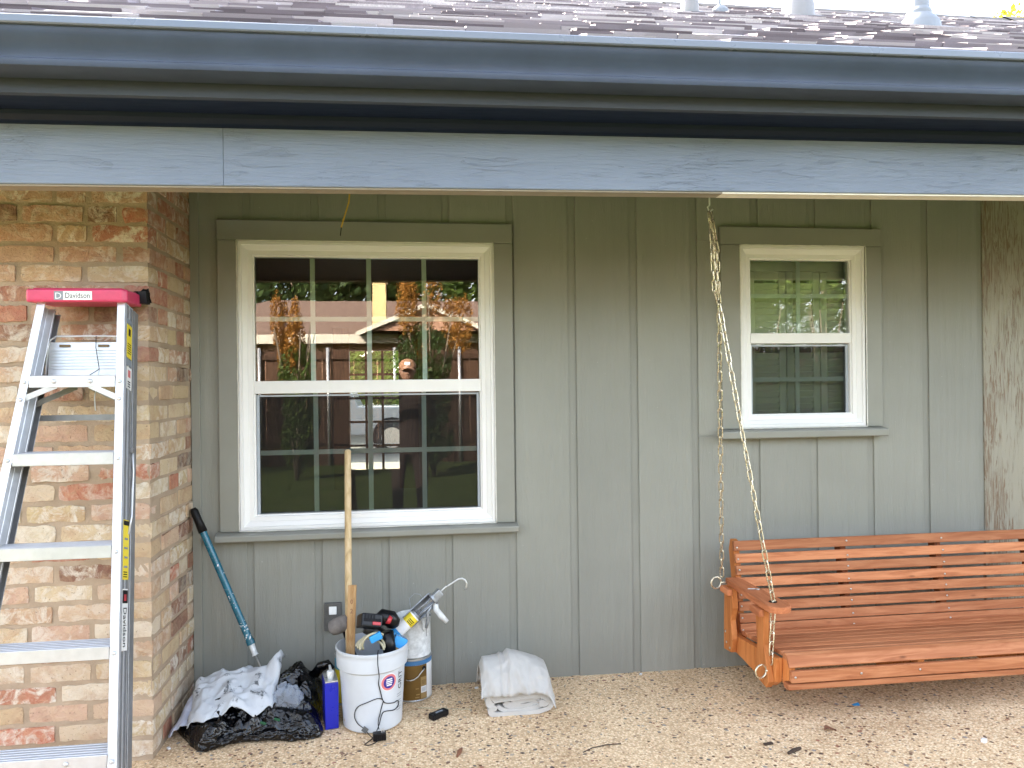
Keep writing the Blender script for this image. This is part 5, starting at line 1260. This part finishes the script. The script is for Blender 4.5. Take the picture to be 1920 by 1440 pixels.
# ---- litter on the floor
def litter(name, label, cat, mb, mat, bev=0): o = mb.build(name, mat, None, bevel=bev, smooth=False); tag(o, label, cat); return o
litter('stick', 'short dark charred stick lying on the aggregate floor', 'stick', MB().tube([(1.332, -.842, .007), (1.36, -.826, .008), (1.394, -.812, .007)], [.0055, .007, .006], 7), 'twig')
litter('bark_chip', 'small dark bark chip near the charred stick', 'bark chip', MB().obox((1.297, -.757, .004), (.018, .006, .003), Matrix.Rotation(.1, 3, 'Z')), 'twig', .001)
litter('twig', 'thin curved brown twig on the aggregate floor', 'twig', MB().tube([(.60, -.715, .004), (.64, -.69, .005), (.70, -.672, .004), (.755, -.672, .004)], .0019, 5), 'twig')
litter('bark_piece', 'shaggy brown bark piece on the floor below the bucket', 'bark', MB().tube([(.140, -.685, .008), (.150, -.655, .011), (.162, -.622, .008)], [.004, .009, .003], 7), 'dry_leaf')
lf = MB().grid(lambda u, v: (1.555 + .05 * u, -.70 + .03 * v * (math.sin(math.pi * u) + .1), .006 + .010 * abs(v - .5) + .004 * math.sin(u * 5)), 8, 6)
litter('dry_leaf', 'small curled red-brown dry leaf on the floor', 'leaf', lf, 'dry_leaf')
litter('tape_scrap', 'small bright blue scrap on the floor under the swing', 'scrap', MB().grid(lambda u, v: (1.797 + .030 * u, -.505 + .016 * v, .004 + .006 * u * v), 3, 2), 'cyan')
litter('stone_chip', 'small white stone chip lying on the aggregate floor', 'stone', MB().obox((2.095, -.863, .007), (.010, .008, .007), Matrix.Rotation(.5, 3, 'Z')), 'label_white', .003)
litter('straw', 'thin pale straw lying beside the paint cans', 'straw', MB().tube([(.00, -.235, .003), (.10, -.262, .004), (.22, -.285, .003)], .0014, 5), 'beige_cord')
for x, y, lb in ((1.03, -.035, 'tiny white paint flake at the foot of the siding right of the drop cloth'), (.262, -.07, 'tiny white paint flake beside the folded drop cloth'), (-.93, -.445, 'tiny white paint flake by the brick corner and pale rag')): litter('paint_flake', lb, 'paint flake', MB().obox((x, y, .004), (.008, .005, .003), Matrix.Rotation(x, 3, 'Z')), 'label_white', .001)['group'] = 'paint flakes on the porch floor'
ky = thing('key', 'small silver key lying on the swing arm', 'key', (1.42, -.33, .47))
MB().tube([(1.405, -.365, .4715), (1.436, -.372, .4715)], .0022, 6).build('key_blade', 'tin', ky, smooth=True)
MB().lathe([(.010, 0), (.010, .0025), (.004, .003)], (1.444, -.374, .4702), 14).build('key_bow', 'tin', ky, smooth=True)

# ==================================================================== THE YARD BEHIND THE CAMERA (seen in the panes)
def leaves(name, mat, parent, blobs, n, size, seed):
    rn = random.Random(seed); vs, fs = [], []
    tot = sum(b[3] * b[4] * b[5] for b in blobs)
    for (cx, cy, cz, rx, ry, rz_) in blobs:
        for i in range(int(n * rx * ry * rz_ / tot)):
            while True:
                p = Vector((rn.uniform(-1, 1), rn.uniform(-1, 1), rn.uniform(-1, 1)))
                if p.length <= 1 and (p.length > .45 or rn.random() < .3): break
            if N.noise((p.x * 2.6 + seed, p.y * 2.6 + cx, p.z * 2.6)) < -.06: continue
            c = Vector((cx + p.x * rx, cy + p.y * ry, cz + p.z * rz_)); s = size * rn.uniform(.6, 1.3)
            a = Vector((rn.gauss(0, 1), rn.gauss(0, 1), rn.gauss(0, 1))).normalized(); b = a.orthogonal().normalized(); c2_ = a.cross(b); k = len(vs)
            vs += [tuple(c - b * s), tuple(c + c2_ * s * .45), tuple(c + b * s), tuple(c - c2_ * s * .45)]; fs.append((k, k + 1, k + 2, k + 3))
    L = wloc(parent); me = bpy.data.meshes.new(name); me.from_pydata([tuple(Vector(v) - L) for v in vs], [], fs); me.materials.append(M[mat])
    o = bpy.data.objects.new(name, me); COL.objects.link(o); o.parent = parent; return o
def tree(name, label, x, y, h, r, mat, n, seed, cat='tree', size=.12, trunk=.16, group=None, base=.42, z0=-.1):
    t = thing(name, label, cat, (x, y, z0), group); rn = random.Random(seed)
    mb = MB(); mb.tube([(x, y, z0), (x + rn.uniform(-.1, .1), y, z0 + h * .3), (x + rn.uniform(-.2, .2), y, z0 + h * .62)], [trunk, trunk * .75, trunk * .4], 9)
    blobs = []
    for i in range(9):
        a = rn.uniform(0, 6.28); q = rn.uniform(.2, .75) * r; zz = z0 + h * rn.uniform(base + .1, .88); e = (x + q * math.cos(a), y + q * math.sin(a), zz)
        mb.tube([(x, y, z0 + h * base), ((x + e[0]) / 2, (y + e[1]) / 2, (z0 + h * base + zz) / 2 + .1), e], [trunk * .4, trunk * .25, trunk * .1], 6); k = rn.uniform(.35, .6) * r; blobs.append((*e, k, k, k * .85))
    mb.build('trunk', 'bark', t, smooth=True); leaves('crown', mat, t, blobs, n, size, seed); return t
def shrub(name, label, x, y, h, r, mats, n, seed, group=None):
    t = thing(name, label, 'shrub', (x, y, -.09), group); rn = random.Random(seed); mb = MB()
    for i in range(7):
        a = rn.uniform(0, 6.28); mb.tube([(x, y, -.09), (x + .3 * r * math.cos(a), y + .3 * r * math.sin(a), h * .45), (x + .8 * r * math.cos(a), y + .8 * r * math.sin(a), h * rn.uniform(.75, .98))], [.03, .02, .008], 6)
    mb.build('stems', 'bark', t, smooth=True)
    leaves('foliage', mats[0], t, [(x + rn.uniform(-.3, .3) * r, y + rn.uniform(-.3, .3) * r, h * q, r * .75, r * .7, h * .2) for q in (.2, .4, .6)], int(n * 1.3), .038, seed)
    leaves('blossom', mats[1], t, [(x + rn.uniform(-.75, .75) * r, y + rn.uniform(-.5, .5) * r, h * q, r * .28, r * .28, h * .17) for q in (.72, .8, .88, .94, .78, .9)], int(n * 1.1), .026, seed + 1)
    return t
shrub('flowering_shrub', 'green shrub with orange tips reflected at the left of the large window', -1.78, -8.2, 2.55, .38, ('leaf', 'leaf_orange'), 5200, 11)
shrub('flowering_shrub', 'tall shrub with orange blossom reflected at the right of the large window', .30, -8.4, 2.95, .62, ('leaf_dark', 'leaf_orange'), 7500, 12)
FB = []
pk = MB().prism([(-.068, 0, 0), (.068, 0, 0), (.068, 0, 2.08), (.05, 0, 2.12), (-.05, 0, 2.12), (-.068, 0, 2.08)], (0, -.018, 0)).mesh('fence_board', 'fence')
fn = thing('wooden_fence', 'dark brown board fence along the yard behind the lawn', 'fence', (0, -10.5, -.1))
x = -9.0
while x < 15:
    o = bpy.data.objects.new('fence_board', pk); COL.objects.link(o); o.parent = fn; o.location = (x, 0, random.uniform(-.012, .012)); o.rotation_euler = (0, random.uniform(-.006, .006), 0); x += .1425
for i in range(20):
    xx = -8.75 + i * 1.20; MB().tube([(xx, -10.44, -.1), (xx, -10.44, 2.06)], .03, 10).build('post', 'fence_post', fn, smooth=True)
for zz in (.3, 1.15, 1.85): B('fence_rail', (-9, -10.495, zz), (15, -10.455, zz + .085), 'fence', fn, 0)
# neighbouring house
nb = thing('neighbour_house', 'low brown brick house with tan chimney beyond the fence', 'house', (-1, -21, -.1))
B('wall', (-7.0, -26.5, -.1), (9.5, -17.4, 2.62), 'n_wall', nb, 0)
def slope_roof(name, pts): MB().add(pts + [(p[0], p[1], p[2] - .12) for p in pts], [(0, 1, 2, 3), (7, 6, 5, 4), (0, 4, 5, 1), (1, 5, 6, 2), (2, 6, 7, 3), (3, 7, 4, 0)]).build(name, 'n_roof', nb)
slope_roof('roof', [(-7.6, -16.9, 2.62), (10.2, -16.9, 2.78), (10.2, -21.5, 4.15), (-4.6, -21.5, 4.15)]); slope_roof('roof', [(-7.6, -26.9, 2.62), (10.2, -26.9, 2.62), (10.2, -21.5, 4.15), (-4.6, -21.5, 4.15)])
B('fascia', (-7.6, -16.88, 2.50), (10.2, -16.84, 2.74), 'n_trim', nb, 0)
# front gable
gx = .33; MB().add([(gx - 1.45, -15.7, 2.75), (gx + 1.45, -15.7, 2.75), (gx, -15.7, 3.36)], [(0, 1, 2)]).build('gable', 'n_wall', nb)
for s_ in (-1, 1):
    MB().add([(gx, -15.6, 3.44), (gx + 1.75 * s_, -15.6, 2.70), (gx + 1.75 * s_, -19, 2.70), (gx, -19, 3.44)], [(0, 1, 2, 3)]).build('roof', 'n_roof', nb)
    MB().bar((gx, -15.58, 3.40), (gx + 1.75 * s_, -15.58, 2.66), .04, .11, (0, 0, 1)).build('bargeboard', 'n_trim', nb)
ch_ = B('chimney', (-1.10, -17.9, 2.8), (-.74, -17.3, 4.20), 'n_chim', nb, .01); B('chimney_cap', (-1.14, -17.94, 4.2005), (-.70, -17.26, 4.27), 'n_trim', ch_, .005); B('flue', (-1.0, -17.7, 4.2705), (-.84, -17.5, 4.38), 'plate_grey', ch_, 0)
MB().tube([(-3.7, -18.3, 3.0), (-3.7, -18.3, 3.5)], .06, 10).build('vent_pipe', 'plate_grey', nb, smooth=True)
trees = [(-8, -30, 9, 3.4, 'leaf_dark'), (-4.2, -29, 8, 2.8, 'leaf_dark'), (-1.2, -31, 7.5, 2.6, 'leaf'), (2.8, -30, 9, 3.2, 'leaf'), (6.5, -29, 9, 3.2, 'leaf_dark'), (10.5, -14.5, 6.5, 2.6, 'leaf'), (7.6, -13.2, 5.0, 2.0, 'leaf'), (14, -16, 7.5, 3.0, 'leaf_dark'), (-9.5, -16, 7, 2.6, 'leaf'), (12, -31, 10, 3.6, 'leaf')]
lbl = ['tall dark oak rising far behind the neighbour roof', 'dark rounded tree behind the neighbour roof beside the tall oak', 'light green tree directly behind the tan chimney', 'broad green tree behind the front gable', 'dark broad tree behind the right end of the neighbour roof', 'leafy green tree beyond the fence reflected in the small window', 'smaller bushy tree by the fence reflected in the small window', 'dark tree beyond the far end of the fence', 'green tree at the left end of the fence', 'tall green tree behind the far gable end']
for i, (x, y, h, r, mt) in enumerate(trees): tree('shade_tree', lbl[i], x, y, h, r, mt, 5200, 40 + i, size=.20 if y < -20 else .14, trunk=.2)
shrub('flowering_shrub', 'leafy green shrub before the fence reflected in the small window', 5.9, -8.6, 3.1, .75, ('leaf', 'leaf'), 6500, 15)
shrub('flowering_shrub', 'second tall green shrub further along the fence', 7.3, -9.0, 3.0, .7, ('leaf', 'leaf'), 6500, 16)
shrub('flowering_shrub', 'low green shrub between the fence and the lawn', -3.4, -9.3, 2.2, .7, ('leaf_dark', 'leaf'), 4000, 17)
# trees behind the house
tree('yellow_tree', 'yellow-green tree top showing above the roof ridge', 14.8, 14, 11.75, 1.5, 'leaf_yellow', 5200, 71, size=.09, z0=-.2, trunk=.16, base=.6)
tree('yellow_tree', 'small yellow-green tree tip just over the ridge beside the first vent', 4.15, 14, 11.4, 1.1, 'leaf_yellow', 3600, 72, size=.08, z0=-.2, trunk=.14, base=.6)
tree('yellow_tree', 'thin yellow-green tree tip over the ridge left of the cone vents', 5.9, 14, 11.35, .9, 'leaf_yellow', 2600, 75, size=.08, z0=-.2, trunk=.12, base=.6)
tree('driveway_tree', 'bright green tree beyond the driveway seen through the room', -2.6, 24, 8, 4.0, 'leaf', 5200, 73, size=.2, z0=-.25, trunk=.22, base=.2)
tree('driveway_tree', 'second green tree beyond the driveway behind the white truck', 1.4, 26, 8, 4.0, 'leaf', 5200, 74, size=.2, z0=-.25, trunk=.22, base=.2)
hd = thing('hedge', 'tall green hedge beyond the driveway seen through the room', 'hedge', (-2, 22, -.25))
leaves('hedge_foliage', 'leaf_sunlit', hd, [(-6 + i * .9, 22 + .3 * (i % 2), .5 + 1.1 * k, .85, .6, .8) for i in range(12) for k in range(3)], 30000, .15, 90)
# white pickup truck
tk = thing('pickup_truck', 'white pickup truck parked on the driveway seen through the room', 'truck', (-1.2, 15, -.25))
gz = -.25; TY = 14.6
side = [(x - 1.2, z) for x, z in [(-3.55, .42), (-3.50, .95), (-3.35, 1.06), (-2.25, 1.12), (-1.75, 1.62), (-.35, 1.66), (-.12, 1.12), (1.55, 1.10), (1.62, .45)]]
bd = MB().prism([(x, TY, gz + z) for x, z in side], (0, 1.75, 0)); bd.build('body', 'truck', tk, bevel=.04, seg=2)
for x0, x1 in ((-3.18, -2.42), (-2.36, -1.62)): MB().prism([(x0 + .16 if x0 < -3 else x0, TY - .012, gz + 1.56), (x1, TY - .012, gz + 1.58), (x1 + (.12 if x1 > -2 else 0), TY - .012, gz + 1.16), (x0 - .12 if x0 < -3 else x0, TY - .012, gz + 1.16)], (0, .02, 0)).build('side_window', 'truck_glass', tk)
for wx in (-3.95, -.53):
    w = group_part('wheel', tk, (wx, TY, gz + .37)); Rx = Matrix.Rotation(rad(90), 3, 'X')
    MB().lathe([(0, -.02), (.46, -.02), (.46, .01), (0, .01)], (wx, TY - .005, gz + .40), 32, Rx).build('wheel_arch', 'ink', w)
    MB().lathe([(.24, -.10), (.36, -.10), (.375, -.06), (.375, .10), (.24, .10)], (wx, TY + .05, gz + .375), 32, Rx).build('tyre', 'tyre', w, smooth=True, angle=40)
    mb = MB().lathe([(.19, -.02), (.245, -.05), (.245, .05), (.19, .05)], (wx, TY - .03, gz + .375), 32, Rx)
    for k in range(6):
        a = k * math.pi / 3; mb.bar((wx, TY - .055, gz + .375), (wx + .21 * math.cos(a), TY - .055, gz + .375 + .21 * math.sin(a)), .03, .07, (-math.sin(a), 0, math.cos(a)))
    mb.build('rim', 'rim', w)
B('bumper', (-4.86, TY + .05, gz + .40), (-4.72, TY + 1.7, gz + .60), 'rim', tk, .02); B('side_mirror', (-3.15, TY - .20, gz + 1.15), (-3.00, TY - .01, gz + 1.36), 'truck', tk, .03); B('headlight', (-4.76, TY - .012, gz + .78), (-4.50, TY + .2, gz + .98), 'label_white', tk, .01)
B('door_handle', (-1.82, TY - .03, gz + .98), (-1.68, TY - .002, gz + 1.02), 'rim', tk, .006)

# ==================================================================== PHOTOGRAPHER (reflected in the large window)
pe = thing('person', 'person in tan cap and brown shirt holding a phone, reflected in the window', 'person', (-.05, -3.83, -.09))
def skin(name, nodes, edges, radii, mat, parent, lv=2):
    me = bpy.data.meshes.new(name); L = wloc(parent); me.from_pydata([tuple(Vector(p) - L) for p in nodes], edges, [])
    o = bpy.data.objects.new(name, me); COL.objects.link(o); o.parent = parent
    md = o.modifiers.new('skin', 'SKIN'); md.use_smooth_shade = True
    for i, r in enumerate(radii):
        sv = me.skin_vertices[0].data[i]; sv.radius = (r, r) if not isinstance(r, tuple) else r
    me.skin_vertices[0].data[0].use_root = True
    s2 = o.modifiers.new('sub', 'SUBSURF'); s2.levels = lv; s2.render_levels = lv
    me.materials.append(M[mat]); return o
px_, py_ = -.05, -3.83
nodes = [(px_, py_, .80), (px_, py_ - .02, .98), (px_, py_, 1.16), (px_, py_ + .01, 1.27), (px_ - .01, py_ + .03, 1.345), (px_ - .012, py_ + .05, 1.42)]
radii = [(.155, .11), (.145, .105), (.165, .11), (.13, .085), .052, .05]; edges = [(0, 1), (1, 2), (2, 3), (3, 4), (4, 5)]
def addn(p, r, par): nodes.append(p); radii.append(r); edges.append((par, len(nodes) - 1)); return len(nodes) - 1
for s_ in (-1, 1):
    a = addn((px_ + .10 * s_, py_, .74), .095, 0); a = addn((px_ + .115 * s_, py_ + .03, .40), .065, a); a = addn((px_ + .12 * s_, py_ - .01, .02), .045, a); addn((px_ + .14 * s_, py_ + .12, -.05), .04, a)
    b = addn((px_ + .185 * s_, py_ - .0, 1.24), .065, 3); b = addn((px_ + .235 * s_, py_ + .08, 1.04), .047, b); b = addn((.115 * s_, -3.50, 1.30), .032, b); h = addn((.095 * s_, -3.455, 1.34), .028, b)
    for k, (dx, dz) in enumerate(((.0, .045), (.006, .022), (.008, 0), (.004, -.022))):
        f = addn((.088 * s_ + dx * s_, -3.425, 1.345 + dz), .009, h); addn((.070 * s_, -3.409 - .001 * k, 1.347 + dz * .9), .0075, f)
    t_ = addn((.075 * s_, -3.452, 1.325), .010, h); addn((.052 * s_, -3.450, 1.318), .009, t_)
skin('body', nodes, edges, radii, 'shirt', pe)
hd_ = Vector((px_ - .012, py_ + .06, 1.49))
def headf(u, v):
    a = 2 * math.pi * u; b = math.pi * v; x = math.cos(a) * math.sin(b); y = math.sin(a) * math.sin(b); z = math.cos(b)
    w = .073 * (1 - .18 * max(0, -z)); nose = .018 * math.exp(-((x / .16) ** 2 + ((z + .12) / .16) ** 2)) * (y > 0); eye = -.007 * (math.exp(-(((x - .38) / .16) ** 2 + ((z - .08) / .12) ** 2)) + math.exp(-(((x + .38) / .16) ** 2 + ((z - .08) / .12) ** 2))) * (y > 0)
    mouth = -.004 * math.exp(-((x / .3) ** 2 + ((z + .45) / .06) ** 2)) * (y > 0)
    return (hd_.x + w * x, hd_.y + .092 * y + nose + eye + mouth, hd_.z + .112 * z)
MB().grid(headf, 36, 24).build('head', 'skin', pe, smooth=True)
for s_ in (-1, 1): MB().lathe([(0, -.008), (.018, -.006), (.022, .004), (0, .008)], (hd_.x + .074 * s_, hd_.y - .005, hd_.z), 12, Matrix.Rotation(rad(90), 3, 'Y')).build('ear', 'skin', pe, smooth=True)
MB().lathe([(.081, -.01), (.083, .01), (.078, .045), (.055, .075), (.02, .088), (0, .09)], (hd_.x, hd_.y - .005, hd_.z + .035), 24).build('cap_crown', 'cap_tan', pe, smooth=True)
MB().grid(lambda u, v: (hd_.x + (u - .5) * .15 * (1 - .35 * v ** 2), hd_.y + .06 + .095 * v - .05 * (2 * u - 1) ** 2, hd_.z + .045 - .014 * v - .02 * (2 * u - 1) ** 2), 12, 8).build('cap_brim', 'cap_tan', pe, smooth=True)
B('cap_patch', (hd_.x - .028, hd_.y + .072, hd_.z + .062), (hd_.x + .028, hd_.y + .078, hd_.z + .092), 'label_white', pe, .002)
ph = thing('phone', 'dark phone held up by the person, reflected in the window', 'phone', (0, -3.43, 1.355))
B('phone_case', (-.075, -3.425, 1.319), (.075, -3.417, 1.392), 'phone', ph, .003)
B('screen', (-.070, -3.4258, 1.323), (.070, -3.4252, 1.388), 'truck_glass', ph, 0)
